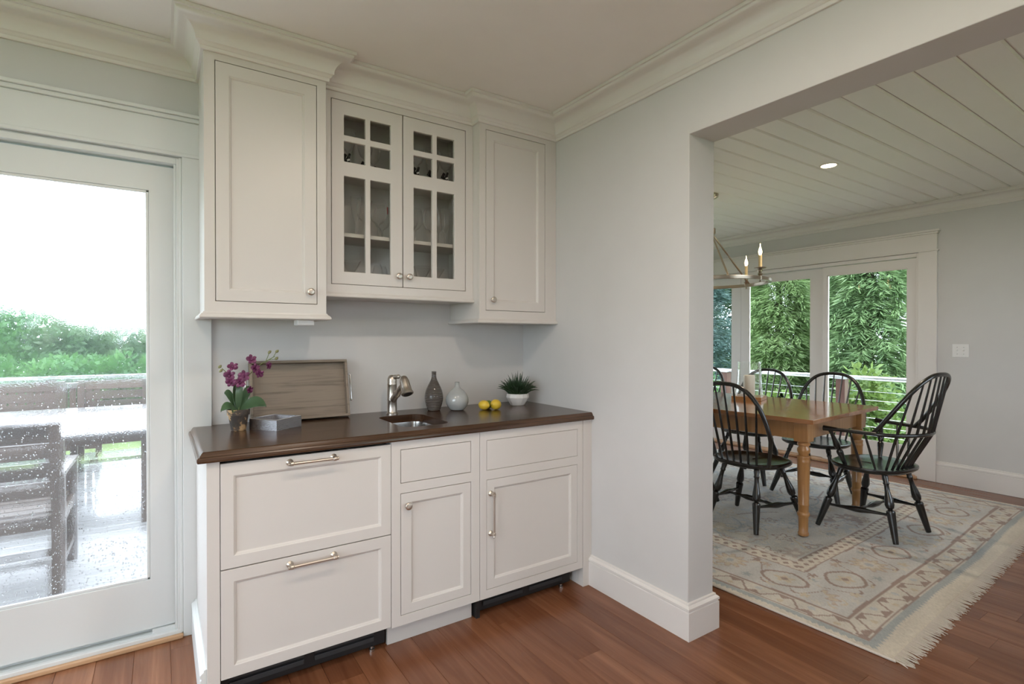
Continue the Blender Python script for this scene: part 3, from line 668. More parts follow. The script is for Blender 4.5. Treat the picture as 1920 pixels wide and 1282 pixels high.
# tray leaning on the wall
r = thing('serving_tray', 'grey-brown oak serving tray with silver handles leaning on the wall', 'tray', (-1.342, -.082, ZT+.003)); r.rotation_euler = (-math.atan2(.060, .274), 0, 0)
TW, TH = .2225, .283
M().box(-TW+.012, TW-.012, .004, .010, .012, TH-.012).build('panel', 'tray_wood', r)
for nm, bx in (('bottom_rim', (-TW, TW, -.030, .012, 0, .012)), ('top_rim', (-TW, TW, -.030, .012, TH-.012, TH)), ('side_rim', (-TW, -TW+.012, -.030, .012, .012, TH-.012)), ('side_rim', (TW-.012, TW, -.030, .012, .012, TH-.012))):
    M().box(*bx).build(nm, 'tray_wood', r, bevel=.002)
for s in (-1, 1):
    m = M(); x = s*(TW+.016)
    m.tube([(s*TW, -.012, .080), (x, -.012, .080), (x, -.012, .085), (x, -.012, .205), (x, -.012, .210), (s*TW, -.012, .210)], .0042, 10); m.build('handle', 'chrome', r, smooth=True)

# orchid in a clay pot
r = thing('orchid', 'purple orchid with dark leaves growing in a small weathered clay pot', 'plant', (-1.6265, -.215, ZT))
p = M().lathe((0,0,0), [(.027,0),(.029,.004),(.039,.064),(.040,.066),(.043,.066),(.0455,.088),(.0445,.090),(.041,.090),(.039,.078)], 26, True, True).build('pot', 'pot_clay', r, smooth=True)
M().lathe((0,0,.0785), [(.040,0),(.03,.003),(.01,.005)], 20).build('soil', 'soil', p)
def leaf(base, d, L, wd, rise, droop, parent, n=8, mat='orchid_leaf'):
    base = Vector(base); d = Vector((d[0], d[1], 0)).normalized(); s_ = (Vector((-d.y, d.x, 0))*.72+Vector((0, 0, .69))*(1 if d.x > 0 else -1)).normalized(); m = M(); top = []; bot = []
    for i in range(n+1):
        t = i/n; c = base+d*(L*t*(1-.25*t*rise/max(L, .01)))+Vector((0,0,1))*(rise*math.sin(t*PI*.5)-droop*t*t); wv = wd*(math.sin(PI*min(.98, .10+.86*t))**.75)
        if t == 1: wv *= .35
        top.append([c-s_*wv+Vector((0,0,.006)), c, c+s_*wv+Vector((0,0,.006))]); 
    vs = [p_ for q in top for p_ in q]; th = Vector((0,0,-.0022)); vs2 = [v+th for v in vs]; fs = []; k = len(vs)
    for i in range(n):
        for j in range(2): a = i*3+j; fs.append((a, a+1, a+4, a+3)); fs.append((k+a, k+a+3, k+a+4, k+a+1))
        fs.append((i*3, i*3+3, k+i*3+3, k+i*3)); fs.append((i*3+2, k+i*3+2, k+i*3+5, i*3+5))
    m.add(vs+vs2, fs); return m.build('leaf', mat, parent, smooth=True)
for d, L, wd, ri, dr in (((.95,-.30), .125, .030, .065, .050), ((.75,.6), .10, .020, .105, .02), ((-.85,-.3), .085, .020, .050, .045), ((-.7,.5), .085, .018, .095, .02), ((-.55,.5), .040, .027, .125, .0), ((.1,-.5), .030, .021, .110, .0), ((-.5,-.8), .06, .018, .03, .03)):
    leaf((.0, 0, .080), d, L, wd, ri, dr, r)
def spray(pts, rad):
    P = [Vector(p_) for p_ in pts]; out = []
    for i in range(len(P)-1):
        p0 = P[max(0, i-1)]; p1 = P[i]; p2 = P[i+1]; p3 = P[min(len(P)-1, i+2)]
        for q in range(6):
            t = q/6; out.append(.5*((2*p1)+(p2-p0)*t+(2*p0-5*p1+4*p2-p3)*t*t+(3*p1-p0-3*p2+p3)*t*t*t))
    out.append(P[-1]); n = len(out); return out, [rad*(1-.45*i/n) for i in range(n)]
s1 = [(0,0,.08),(.006,-.002,.16),(.018,-.006,.205),(.055,-.010,.250),(.085,-.010,.278),(.115,-.012,.296),(.142,-.012,.312)]
s2 = [(-.004,.002,.08),(-.004,.0,.15),(-.012,0,.195),(-.030,-.002,.225),(-.048,-.004,.25),(-.062,-.004,.265)]
for s in (s1, s2): a, b_ = spray(s, .0026); M().tube(a, b_, 7).build('stem', 'stem_green', r, smooth=True)
def flower(c, n, size):
    c = Vector(c); n = Vector(n).normalized(); a = n.orthogonal().normalized(); b_ = n.cross(a); m = M()
    for q in range(5):
        an = 2*PI*q/5+.3; d = a*math.cos(an)+b_*math.sin(an); s_ = n.cross(d); wd = size*(.50 if q in (1, 4) else .34)
        P = []
        for t, ww in ((.06,.2),(.3,.75),(.62,1),(.88,.7),(1.0,.2)):
            k = c+d*(size*t)+n*(size*.28*math.sin(t*2.2)); P += [k-s_*wd*ww, k+n*size*.06, k+s_*wd*ww]
        m.add(P, [f for i in range(4) for f in ((i*3, i*3+1, i*3+4, i*3+3), (i*3+1, i*3+2, i*3+5, i*3+4))])
    m.turned(c, c+n*size*.5-Vector((0,0,size*.25)), [(0,size*.10),(.4,size*.17),(.8,size*.20),(1,size*.05)], 8)
    return m.build('flower', 'orchid_petal', r, smooth=True)
for c, n, sz in (((.020,-.016,.232), (-.2,-1,.1), .024), ((.062,-.018,.262), (.4,-1,.1), .022), ((.048,-.012,.300), (.1,-.9,.3), .022), ((.078,-.020,.240), (.3,-1,-.2), .019), ((.113,-.020,.275), (.8,-.8,-.1), .019),
                 ((-.034,-.014,.236), (-.3,-1,.1), .024), ((-.022,-.014,.270), (-.1,-.7,.5), .022), ((-.030,-.018,.208), (-.2,-1,-.1), .021), ((.004,-.018,.205), (-.1,-1,.1), .024), ((.040,-.016,.172), (.6,-.9,-.2), .017)):
    flower(c, n, sz)
for c in ((-.070,-.004,.272), (-.066,-.004,.255), (.120,-.012,.330), (.150,-.012,.333), (.148,-.012,.302)):
    c = Vector(c); M().turned(c-Vector((.006,0,.006)), c+Vector((.007,0,.007)), [(0,.001),(.25,.0055),(.6,.0065),(.9,.003),(1,.0008)], 9).build('bud', 'bud_green', r, smooth=True)
for a, b_ in (((.105,-.012,.290), (.118,-.012,.324)), ((.135,-.012,.308), (.146,-.012,.328)), ((.115,-.012,.296), (.144,-.012,.300))): M().tube([a, b_], .0013, 6).build('stem', 'stem_green', r)

# square silver dish, turned on its corner
r = thing('silver_dish', 'square hammered silver dish with beaded rim standing by the orchid', 'dish', (-1.482, -.231, ZT)); r.rotation_euler = (0, 0, math.atan2(-.126, .095))
S = .0735; t = .003; H = .044
M().box(-S, S, -S, S, 0, .004).build('base', 'silver_leaf', r)
for x0, x1, y0, y1 in ((-S, S, -S, -S+t), (-S, S, S-t, S), (-S, -S+t, -S+t, S-t), (S-t, S, -S+t, S-t)): M().box(x0, x1, y0, y1, .004, H).build('side', 'silver_leaf', r)
m = M()
for k in range(20):
    q = -S+.004+k*(2*S-.008)/19
    for c in ((q, -S+t/2), (q, S-t/2), (-S+t/2, q), (S-t/2, q)): m.turned((c[0]-.0028, c[1], H+.0012), (c[0]+.0028, c[1], H+.0012), [(0,.001),(.3,.0028),(.7,.0028),(1,.001)], 6)
m.build('beaded_rim', 'chrome', r, kind='stuff', smooth=True)

# vases
def vase(name, lab, c, prof, mat, ribs=0):
    P = []
    for i in range(len(prof)-1):
        (r0, z0), (r1, z1) = prof[i], prof[i+1]; n = 5
        p_ = prof[max(0, i-1)]; q_ = prof[min(len(prof)-1, i+2)]
        for k in range(n):
            t = k/n; h = lambda a, b_, c_, d_: .5*((2*b_)+(c_-a)*t+(2*a-5*b_+4*c_-d_)*t*t+(3*b_-a-3*c_+d_)*t**3)
            P.append((max(.002, h(p_[0], r0, r1, q_[0])), h(p_[1], z0, z1, q_[1])))
    P.append(prof[-1]); r_, z_ = prof[-1]; P += [(r_-.0025, z_+.0005), (r_-.003, z_-.03)]
    o = M().lathe((0,0,0), P, 32, True, True).build(name, mat, smooth=True); o.location = c; return tag(o, lab, 'vase')
vase('ribbed_bottle_vase', 'tall smoky grey ribbed glass bottle vase with narrow neck', (-.668, -.112, ZT), [(.028,0),(.034,.004),(.047,.045),(.0505,.075),(.044,.110),(.028,.145),(.016,.170),(.0125,.190),(.0130,.209),(.0145,.2115)], 'smoke_glass')
vase('round_vase', 'round pale blue-grey glossy ceramic vase with short neck', (-.557, -.17, ZT), [(.026,0),(.040,.006),(.058,.032),(.0625,.057),(.055,.084),(.037,.106),(.019,.121),(.0125,.134),(.0125,.150),(.0145,.1525)], 'ceramic_pale')
# lemons and lime
def citrus(name, lab, c, mat, L, rad, rot, group=None, cat='fruit'):
    r = thing(name, lab, cat, c, 0, group); r.rotation_euler = rot
    M().turned((-L/2,0,0), (L/2,0,0), [(0,.003),(.02,.006),(.06,.009),(.12,rad*.55),(.25,rad*.86),(.4,rad),(.6,rad),(.75,rad*.86),(.88,rad*.55),(.94,.0085),(.98,.006),(1,.003)], 20).build('skin', mat, r, smooth=True)
    M().turned((L/2-.002,0,0), (L/2+.0015,0,0), [(0,.0035),(1,.002)], 8).build('stem_end', 'bud_green', r)
citrus('lemon', 'yellow lemon with its stem end turned outward, on the vase side of the lime', (-.430, -.243, ZT+.0262), 'lemon_skin', .070, .026, (0, .1, R(-62)))
citrus('lemon', 'larger yellow lemon lying sideways beside the white plant bowl', (-.372, -.272, ZT+.0282), 'lemon_skin', .074, .028, (0, -.15, R(-155)))
citrus('lime', 'green lime lying behind the two lemons', (-.385, -.212, ZT+.0232), 'lime_skin', .056, .023, (0, 0, R(20)))
# grass plant in white bowl
r = thing('potted_grass', 'spiky dark green succulent plant in a low white faceted bowl', 'plant', (-.155, -.165, ZT))
M().lathe((0,0,0), [(.040,0),(.043,.002),(.056,.022),(.0685,.046),(.0655,.062),(.0640,.068),(.0600,.068),(.058,.055)], 11, True, True).build('bowl', 'ceramic_white', r, bevel=.002)
M().lathe((0,0,.0545), [(.058,0),(.03,.004),(.005,.005)], 16).build('soil', 'soil', r)
m = M(); rg = random.Random(11)
for q in range(210):
    a = rg.uniform(0, 2*PI); ro = .05*math.sqrt(rg.random()); lean = (ro/.05)**1.3*rg.uniform(.5, 1.25); L = rg.uniform(.07, .160)*(1-.25*min(1, lean)); 
    b0 = Vector((ro*math.cos(a), ro*math.sin(a), .056)); d = Vector((math.cos(a), math.sin(a), 0)); P = []
    if d.y > .5 and lean > .9: lean *= .7
    for i in range(5):
        t = i/4; P.append(b0+d*(L*lean*.85*t*(.6+.4*t))+Vector((0,0,L*t*(1-.55*min(1.4, lean)*t))))
    P = [Vector((min(p_.x, .145), min(p_.y, .155), max(p_.z, .004))) for p_ in P]
    m.tube(P, [.0030,.0036,.0034,.0027,.0005], 5)
m.build('foliage', 'grass_leaf', r, smooth=True, kind='stuff')

# ------------------------------------------------------------------ dining room
# rug, turned a little against the room
RW, RL = 3.08, 4.6
RUGC = (.556, -1.825); RA = R(2.7)
def rug():
    du = .0075; nu, nv = int(RW/du), int(RL/du); U, V = np.meshgrid(np.linspace(0, RW, nu+1), np.linspace(0, RL, nv+1), indexing='ij')
    u, v = U.ravel(), V.ravel(); rs = np.random.RandomState(4)
    wob = .004*np.sin(v*9)+.003*np.sin(u*13)
    ed = np.minimum(v, RL-v)-.09+wob; sd = np.minimum(u, RW-u)-.035+wob*.6
    d = np.minimum(ed, sd); end = ed < sd; t = np.where(end, u, v)
    C = np.empty((len(u), 3)); lin = lambda *c: np.array([(x/255.)**2.2 for x in c])
    cream, sand, gold, brown, tan, blue, grey, teal = lin(212,200,178), lin(206,196,178), lin(203,183,148), lin(160,130,114), lin(188,162,142), lin(184,186,185), lin(198,192,183), lin(162,168,167)
    C[:] = cream
    def put(mask, c): C[mask] = c
    put((d >= 0-.012*np.abs(((t/.03) % 1)-.5)*2) & (d < .03), teal)
    put((d >= .03) & (d < .16), sand)
    # guard border: angular meander
    g = (d >= .045) & (d < .147); q = (d-.045)/.102; s = (t/.26) % 1
    tri = np.abs(s*2-1); band = np.abs(q-(.12+.76*np.clip(tri*2.2-.6, 0, 1)))
    put(g & (band < .085), brown)
    put(g & (q < .45) & (np.abs(s-.5) < .16*(.45-q)/.45*1.4) & (q > .06), brown); put(g & (q > .55) & ((s < .13*(q-.55)/.45*1.4) | (s > 1-.13*(q-.55)/.45*1.4)) & (q < .95), brown)
    put(g & (np.hypot((s-.5)*2.4, q-.72) < .17), blue); put(g & (np.hypot((np.minimum(s, 1-s))*2.4, q-.28) < .15), gold)
    for a in (.034, .150): put((d >= a) & (d < a+.010), brown)
    # main border
    b = (d >= .160) & (d < .50); put(b, grey*.80+blue*.20); q = (d-.16)/.34; P = .62; s = (t/P) % 1; k = np.floor(t/P)
    X = (s-.5)*P; Y = (q-.5)*.34; rr = np.hypot(X, Y); an = np.arctan2(Y, X)
    pet = .085*(1+.22*np.cos(an*10)); put(b & (rr < pet), tan); put(b & (rr < pet-.016), gold); put(b & (rr < .045*(1+.18*np.cos(an*8))), sand); put(b & (rr < .022), blue*.9)
    X2 = (np.where(s < .5, s, s-1))*P; r2 = np.hypot(X2/1.25, Y); a2 = np.arctan2(Y, X2)
    ov = .088*(1+.05*np.cos(4*a2)); put(b & (np.abs(r2-ov) < .008), brown); put(b & (r2 < ov-.008), sand*.6+blue*.4); put(b & (r2 < .035*(1+.3*np.cos(5*a2))), gold); put(b & (r2 < .016), brown)
    vine = .115*np.sin(2*PI*s*2+.6)*np.sign(np.cos(k*PI)); put(b & (np.abs(Y-vine) < .007) & (rr > .10) & (r2 > .105), brown)
    vine2 = -.12*np.sin(2*PI*s*2+1.2); put(b & (np.abs(Y-vine2) < .006) & (rr > .10) & (r2 > .105), gold)
    for cx, cy, c_ in ((.155, .10, teal), (-.155, -.10, teal), (.16, -.105, gold), (-.16, .11, tan), (.22, .125, brown), (-.09, .135, brown), (.09, -.135, sand)):
        r3 = np.hypot(X-cx, Y-cy); a3 = np.arctan2(Y-cy, X-cx); put(b & (r3 < .022*(1+.4*np.cos(5*a3))), c_)
    for a in (.158, .494): put((d >= a) & (d < a+.009), brown)
    # reciprocal border
    g = (d >= .505) & (d < .595); put(g, cream); q = (d-.505)/.09; s = (t/.062) % 1; put(g & (np.abs(q-.42)/.36+np.abs(s-.5)/.5 < .62), brown); put(g & (q > .72) & (np.abs(s-.5) > .5-.42*(q-.72)/.28), brown); put(g & (q < .12) & (np.abs(s-.5) > .35), tan)
    put((d >= .595) & (d < .602), brown)
    # field
    f = d >= .602; base = np.tile(cream*.42+gold*.08+grey*.25+blue*.25, (len(u), 1)); C[f] = base[f]
    for q in range(420):
        cu, cv = rs.uniform(.6, RW-.6), rs.uniform(.7, RL-.7); sz = rs.uniform(.02, .085); n = rs.choice([3, 4, 5, 6, 8]); c_ = [tan, gold, blue, teal, brown, sand, cream][rs.choice(7, p=[.16,.16,.18,.15,.12,.12,.11])]
        I = np.where((np.abs(u-cu) < sz*2) & (np.abs(v-cv) < sz*2) & (d > .62))[0]; x, y = u[I]-cu, v[I]-cv; r3 = np.hypot(x, y); a3 = np.arctan2(y, x)+rs.rand()*6
        R_ = sz*(1+.35*np.cos(n*a3))
        if rs.rand() < .5: C[I[np.abs(r3-R_) < .007]] = c_; C[I[r3 < sz*.3]] = c_*.8+sand*.2
        else: C[I[r3 < R_]] = c_*.75+base[I[r3 < R_]]*.25; C[I[r3 < sz*.35]] = cream
    for q in range(60):
        cu, cv = rs.uniform(.7, RW-.7), rs.uniform(.75, RL-.75); a = rs.rand()*6; cur = rs.uniform(-6, 6); I = np.where((np.abs(u-cu) < .25) & (np.abs(v-cv) < .25) & (d > .62))[0]
        x = (u[I]-cu)*math.cos(a)+(v[I]-cv)*math.sin(a); y = -(u[I]-cu)*math.sin(a)+(v[I]-cv)*math.cos(a); C[I[(np.abs(y-cur*x*x) < .006) & (np.abs(x) < .17)]] = [brown, teal, gold][q % 3]
    C *= (1+.06*np.sin(v*37+2*np.sin(u*5)))[:, None]*(1+.05*rs.randn(len(u)))[:, None]
    lum = C.mean(1, keepdims=True); C = (C*.72+lum*.28*np.array([1.0, 1.0, 1.03]))*.92
    z = .0085+.0012*np.sin(u*7)*np.sin(v*5); edge = np.minimum(np.minimum(u, RW-u), np.minimum(v, RL-v)); z = np.where(edge < .004, .001, z)
    ca, sa = math.cos(RA), math.sin(RA); co = np.c_[u+.006*np.sin(v*4), v+.008*np.sin(u*3.1), z]
    idx = np.arange((nu+1)*(nv+1)).reshape(nu+1, nv+1); q = np.stack([idx[:-1,:-1], idx[1:,:-1], idx[1:,1:], idx[:-1,1:]], -1).reshape(-1, 4)
    me = bpy.data.meshes.new('pile'); me.vertices.add(len(co)); me.vertices.foreach_set('co', co.ravel()); me.loops.add(q.size); me.loops.foreach_set('vertex_index', q.ravel()); me.polygons.add(len(q)); me.polygons.foreach_set('loop_start', np.arange(0, q.size, 4)); me.polygons.foreach_set('loop_total', np.full(len(q), 4)); me.update(); me.validate()
    at_ = me.color_attributes.new('weave', 'FLOAT_COLOR', 'POINT'); at_.data.foreach_set('color', np.c_[np.clip(C, 0, 1), np.ones(len(C))].ravel()); me.materials.append(MAT['rug_wool'])
    r = thing('area_rug', 'large faded oriental rug in blue, cream and brown with floral border', 'rug', (RUGC[0], RUGC[1], .0005), RA)
    o = bpy.data.objects.new('pile', me); COL.objects.link(o); o.parent = r
    m = M(); rg = random.Random(2)
    for yy, s in ((0, -1), (RL, 1)):
        x = .0
        while x < RW:
            L = rg.uniform(.042, .062); dx = rg.uniform(-.018, .018); m.tube([(x, yy-s*.012, .0085), (x+dx*.4, yy+s*L*.5, .0045), (x+dx, yy+s*L, .002)], [.0032, .0026, .0012], 4); x += .0075
    m.build('fringe', 'rug_fringe', r, kind='stuff')
    m = M(); m.tube([(.0, i*RL/40, .006) for i in range(41)], .006, 6); m.build('selvedge', 'rug_fringe', r); m = M(); m.tube([(RW, i*RL/40, .006) for i in range(41)], .006, 6); m.build('selvedge', 'rug_fringe', r)
rug()
ZR = .0125

# table
TA = R(4.2); TT = .793
tb = thing('dining_table', 'honey pine farmhouse dining table with turned legs on the oriental rug', 'table', (1.975, .08, ZR), TA); tz = TT-ZR
W2, L2 = .565, 1.075
for k in range(4):
    x0 = -W2+k*W2/2; M().box(x0+.0003, x0+W2/2-.0003, -L2, L2, tz-.028, tz).build('top_board', 'pine_top', tb, bevel=.002)
for s in (-1, 1):
    M().box(s*(W2-.115)-.011, s*(W2-.115)+.011, -L2+.15, L2-.15, tz-.150, tz-.0285).build('apron', 'pine', tb)
    M().box(-W2+.16, W2-.16, s*(L2-.105)-.011, s*(L2-.105)+.011, tz-.150, tz-.0285).build('apron', 'pine', tb)
lp = [(.004,.026),(.008,.031),(.018,.033),(.028,.031),(.032,.028),(.13,.030),(.140,.036),(.150,.0385),(.160,.036),(.166,.031),(.208,.0315),(.212,.034),(.218,.034),(.222,.032),(.36,.035),(.495,.0385),(.500,.0405),(.510,.0405),(.515,.0385),(.528,.039),(.534,.041),(.542,.039),(.546,.029),(.556,.031),(.575,.039),(.590,.0385),(.606,.030),(.612,.030),(.616,.0385),(.630,.0385),(.634,.033),(.64,.033)]
h0 = tz-.16
for sx in (-1, 1):
    for sy in (-1, 1):
        c = (sx*(W2-.115), sy*(L2-.105)); m = M(); m.lathe((c[0], c[1], 0), [(r_, z*h0/.64) for z, r_ in lp], 24); lg = m.build('leg', 'pine', tb, smooth=True)
        M().box(c[0]-.045, c[0]+.045, c[1]-.045, c[1]+.045, h0, tz-.0285).build('leg_block', 'pine', tb, bevel=.004)

# chairs
LEGP = [(0, 0.0152), (0.03, 0.0165), (0.42, 0.025), (0.44, 0.0262), (0.46, 0.0238), (0.475, 0.0134), (0.49, 0.0152), (0.5, 0.0214), (0.55, 0.0268), (0.62, 0.0238), (0.74, 0.0152), (0.83, 0.014), (0.845, 0.0177), (0.86, 0.0183), (0.875, 0.0152), (0.93, 0.0189), (1, 0.0159)]
def seat_mesh(w_, dp, zt, arm=False):
    n = 40; outl = []
    for k in range(n):
        a = 2*PI*k/n; cx, sy = math.cos(a), math.sin(a)
        e = 2.7; x = abs(cx)**(2/e)*math.copysign(1, cx); y = abs(sy)**(2/e)*math.copysign(1, sy)
        wd = w_/2*(1 - (.10 if y < 0 else 0)*abs(y)); outl.append((x*wd, y*dp/2 + (.012*(1-abs(x)) if y > .5 else 0)))
    rr = []
    for f, z in ((.80, zt-.040), (.92, zt-.034), (.985, zt-.022), (1, zt-.014), (.995, zt-.004), (.97, zt), (.90, zt-.002), (.75, zt-.009), (.45, zt-.013), (.1, zt-.012)):
        rr.append([(x*f, y*f, z+(.005 if y > .1 and abs(x) < .05 and f < .99 else 0)) for x, y in outl])
    return M().rings(rr)
def legs(t, zt, fx, fy, bx, by, tx=.14, ty=.12):
    feet = {}
    for nm, x, y, ux, uy in (('fl', -fx, fy, -tx, ty), ('fr', fx, fy, tx, ty), ('bl', -bx, by, -tx*.85, -ty), ('br', bx, by, tx*.85, -ty)):
        p0, p1 = Vector((x, y, .0045)), Vector((ux, uy, zt-.030)); M().turned(p0, p1, LEGP, 14).build('leg', 'black_lacquer', t, smooth=True); feet[nm] = (p0, p1)
    at_ = lambda k, f: feet[k][0].lerp(feet[k][1], f)
    mids = []
    for a, b_ in (('fl', 'bl'), ('fr', 'br')):
        p, q = at_(a, .36), at_(b_, .40); M().turned(p, q, [(0,.0085),(.12,.0085),(.3,.012),(.46,.0195),(.54,.0195),(.7,.012),(.88,.0085),(1,.0085)], 12).build('side_stretcher', 'black_lacquer', t, smooth=True); mids.append(p.lerp(q, .5))
    M().turned(mids[0], mids[1], [(0,.008),(.12,.008),(.2,.012),(.24,.008),(.30,.010),(.42,.019),(.58,.019),(.70,.010),(.76,.008),(.80,.012),(.88,.008),(1,.008)], 12).build('cross_stretcher', 'black_lacquer', t, smooth=True)
CG = 'black bow-back chairs around the dining table'
def side_chair():
    t = thing('windsor_chair', 'x', 'chair', (0,0,0), 0, CG); zt = .45
    seat_mesh(.50, .43, zt).build('seat', 'black_lacquer', t, smooth=True)
    legs(t, zt, .262, .225, .185, -.228)
    hw, H = .284, .545; pts = []                        # bow leans back
    yb = -.165; lean = .135
    def bow(a): 
        z = math.sin(a)**.80*H; x = hw*math.copysign(abs(math.cos(a))**.72, math.cos(a))*(.82+.18*min(1, z/.20)); return Vector((x, yb-.02*(1-abs(x)/hw)-lean*z/H, zt-.006+z))
    n = 36; pts = [bow(PI*k/n) for k in range(n+1)]
    M().tube(pts, [.0142 if 2 < k < n-2 else .013 for k in range(n+1)], 10).build('bow', 'black_lacquer', t, smooth=True)
    for k in range(7):
        xs = -.150+k*.30/6; xt = xs*1.42; a = math.acos(max(-1, min(1, math.copysign(min(.999, (abs(xt)/hw)**(1/.72)), xt)))); b_ = bow(a)
        s_ = Vector((xs, yb-.030+.055*(xs/.13)**2*.35, zt-.006)); M().turned(s_, b_, [(0,.0075),(.25,.0090),(.5,.0082),(1,.0052)], 8).build('spindle', 'black_lacquer', t, smooth=True)
    return t
sc = side_chair()
spots = [((1.575, -.565), R(-90), 'black bow-back chair pushed in nearest the wall end, before the table'),
         ((1.545, .10), R(-90), 'black bow-back chair half hidden behind the wall end'),
         ((2.645, -.485), R(90), 'black bow-back chair across the table in front of the sliding door panes'),
         ((2.69, .135), R(90), 'black bow-back chair across the table behind the glass hurricane'),
         ((2.69, .83), R(90), 'black bow-back chair across the table half cut off by the wall end')]
protos = [sc]+[copy_tree(sc) for _ in spots[1:]]
for o, (p, a, lab) in zip(protos, spots):
    o.location = (p[0], p[1], ZR); o.rotation_euler = (0, 0, a+R(2 if p[0] > 2 else -1)); o['label'] = lab

t = thing('windsor_armchair', 'black sack-back armchair with curved arm rail at the head of the table', 'chair', (2.150, -1.115, ZR), R(-4)); zt = .45
seat_mesh(.54, .44, zt).build('seat', 'black_lacquer', t, smooth=True); legs(t, zt, .285, .225, .215, -.225, .17, .125)
ZA = .685
def rail(a):                                            # arm rail seen from above, a from 0 (right tip) to 1 (left tip)
    q = (a-.5)*2; s_ = math.copysign(1, q); q = abs(q)
    if q < .55: an = q/.55*PI/2; x = .285*math.sin(an); y = -.105-.20*math.cos(an)
    else: k = (q-.55)/.45; x = .285+.055*k; y = -.105+.262*k
    return Vector((-s_*x, y, ZA+.004*q))
n = 40; M().tube([rail(k/n) for k in range(n+1)], [.0125+.006*max(0, abs(k/n-.5)*2-.85)/.15 for k in range(n+1)], 10).build('arm_rail', 'black_lacquer', t, smooth=True)
def bow2(a): 
    z = math.sin(a)**.85*.385; x = .272*math.copysign(abs(math.cos(a))**.72, math.cos(a)); y = -.115-(z/.385)**.9*.258; return Vector((x, y, ZA+z))
n = 36; M().tube([bow2(PI*k/n) for k in range(n+1)], .014, 10).build('bow', 'black_lacquer', t, smooth=True)
for k in range(9):
    xs = -.165+k*.33/8; f = xs/.165; s_ = Vector((xs, -.178+.035*f*f, zt-.008)); an = math.asin(max(-1, min(1, xs*1.35/.285))); mid = Vector((.285*math.sin(an), -.105-.20*math.cos(an), ZA))
    xt = xs*1.30; a = math.acos(math.copysign(min(.999, (abs(xt)/.272)**(1/.72)), xt)); b_ = bow2(a)
    M().tube([s_, mid, b_], [.0082, .0082, .0055], 8).build('spindle', 'black_lacquer', t, smooth=True)
for s in (-1, 1):
    for xs, ys, q in ((.212, -.105, .60), (.232, -.03, .74)): 
        p1 = rail(.5-s*q/2); M().turned((s*xs, ys, zt-.006), p1, [(0,.0065),(.4,.0085),(1,.006)], 8).build('spindle', 'black_lacquer', t, smooth=True)
    p1 = rail(.5-s*.935/2); M().turned((s*.222, .075, zt-.008), p1, [(0,.012),(.1,.014),(.36,.021),(.40,.019),(.43,.011),(.47,.017),(.56,.021),(.68,.015),(.88,.0105),(.94,.014),(1,.012)], 12).build('arm_post', 'black_lacquer', t, smooth=True)

# hurricane lantern and candle on the table
r = thing('hurricane_lantern', 'clear glass hurricane shade on a square pine block on the table', 'lantern', (2.224, -.143, TT+.0004), R(20))
M().box(-.115, .115, -.115, .115, 0, .030).build('base', 'pine', r, bevel=.002)
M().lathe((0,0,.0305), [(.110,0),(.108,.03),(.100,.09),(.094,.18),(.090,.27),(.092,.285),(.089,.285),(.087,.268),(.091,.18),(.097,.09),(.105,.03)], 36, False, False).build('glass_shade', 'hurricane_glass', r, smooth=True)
o = M().lathe((0,0,0), [(.043,0),(.045,.003),(.045,.165),(.042,.172),(.025,.169),(.004,.168)], 28).build('pillar_candle', 'pillar_wax', smooth=True); o.location = (2.224, -.143, TT+.0312)
tag(o, 'thick cream pillar candle standing inside the hurricane shade', 'candle')

# chandelier
r = thing('chandelier', 'bronze-toned metal ring chandelier with lit candle bulbs hanging over the dining table', 'chandelier', (2.062, .116, ZC))
M().lathe((0,0,-.05), [(.012,0),(.03,.006),(.058,.022),(.062,.038),(.062,.0495)], 28).build('canopy', 'antique_nickel', r, smooth=True)
m = M(); z = -.055; k = 0
while z > -.27:
    P = [Vector((.008*math.cos(a*PI/5) if k % 2 else 0, 0 if k % 2 else .008*math.cos(a*PI/5), z-.013+.015*math.sin(a*PI/5))) for a in range(10)]; m.tube(P, .0022, 6, closed=True); z -= .023; k += 1
m.build('chain', 'antique_nickel', r, smooth=True)
M().lathe((0,0,-.345), [(.035,0),(.038,.004),(.038,.046),(.035,.050),(.012,.055),(.008,.072)], 24).build('hub', 'antique_nickel', r, smooth=True)
RZ = -.765; RR = .465
m = M(); m.rings([[(ra*math.cos(2*PI*k/64), ra*math.sin(2*PI*k/64), z) for ra, z in ((RR-.012, RZ-.014), (RR+.012, RZ-.014), (RR+.012, RZ+.014), (RR-.012, RZ+.014))] for k in range(64)], closed=True); m.build('ring', 'antique_nickel', r, smooth=True, bevel=.003)
def pol(phi, rad=RR): 
    f2 = Vector((fw.x, fw.y, 0)).normalized(); r2 = Vector((rt.x, rt.y, 0)).normalized(); return r2*(math.sin(R(phi))*rad)-f2*(math.cos(R(phi))*rad)
for phi in (-5, 115, 235):
    q = pol(phi); a = q.normalized()*.03+Vector((0,0,-.355)); e = q+Vector((0,0,RZ+.012)); md = a.lerp(e, .42)
    m = M(); m.turned(a, md, [(0,.004),(.06,.007),(.9,.007),(.95,.004),(1,.004)], 10); m.turned(md, e, [(0,.004),(.06,.0075),(.95,.0075),(1,.006)], 10)
    for s_ in (a, md): m.turned(s_-Vector((0,.006,.0)), s_+Vector((0,.006,0)), [(0,.006),(.5,.010),(1,.006)], 10)
    m.build('rod', 'antique_nickel', r, smooth=True)
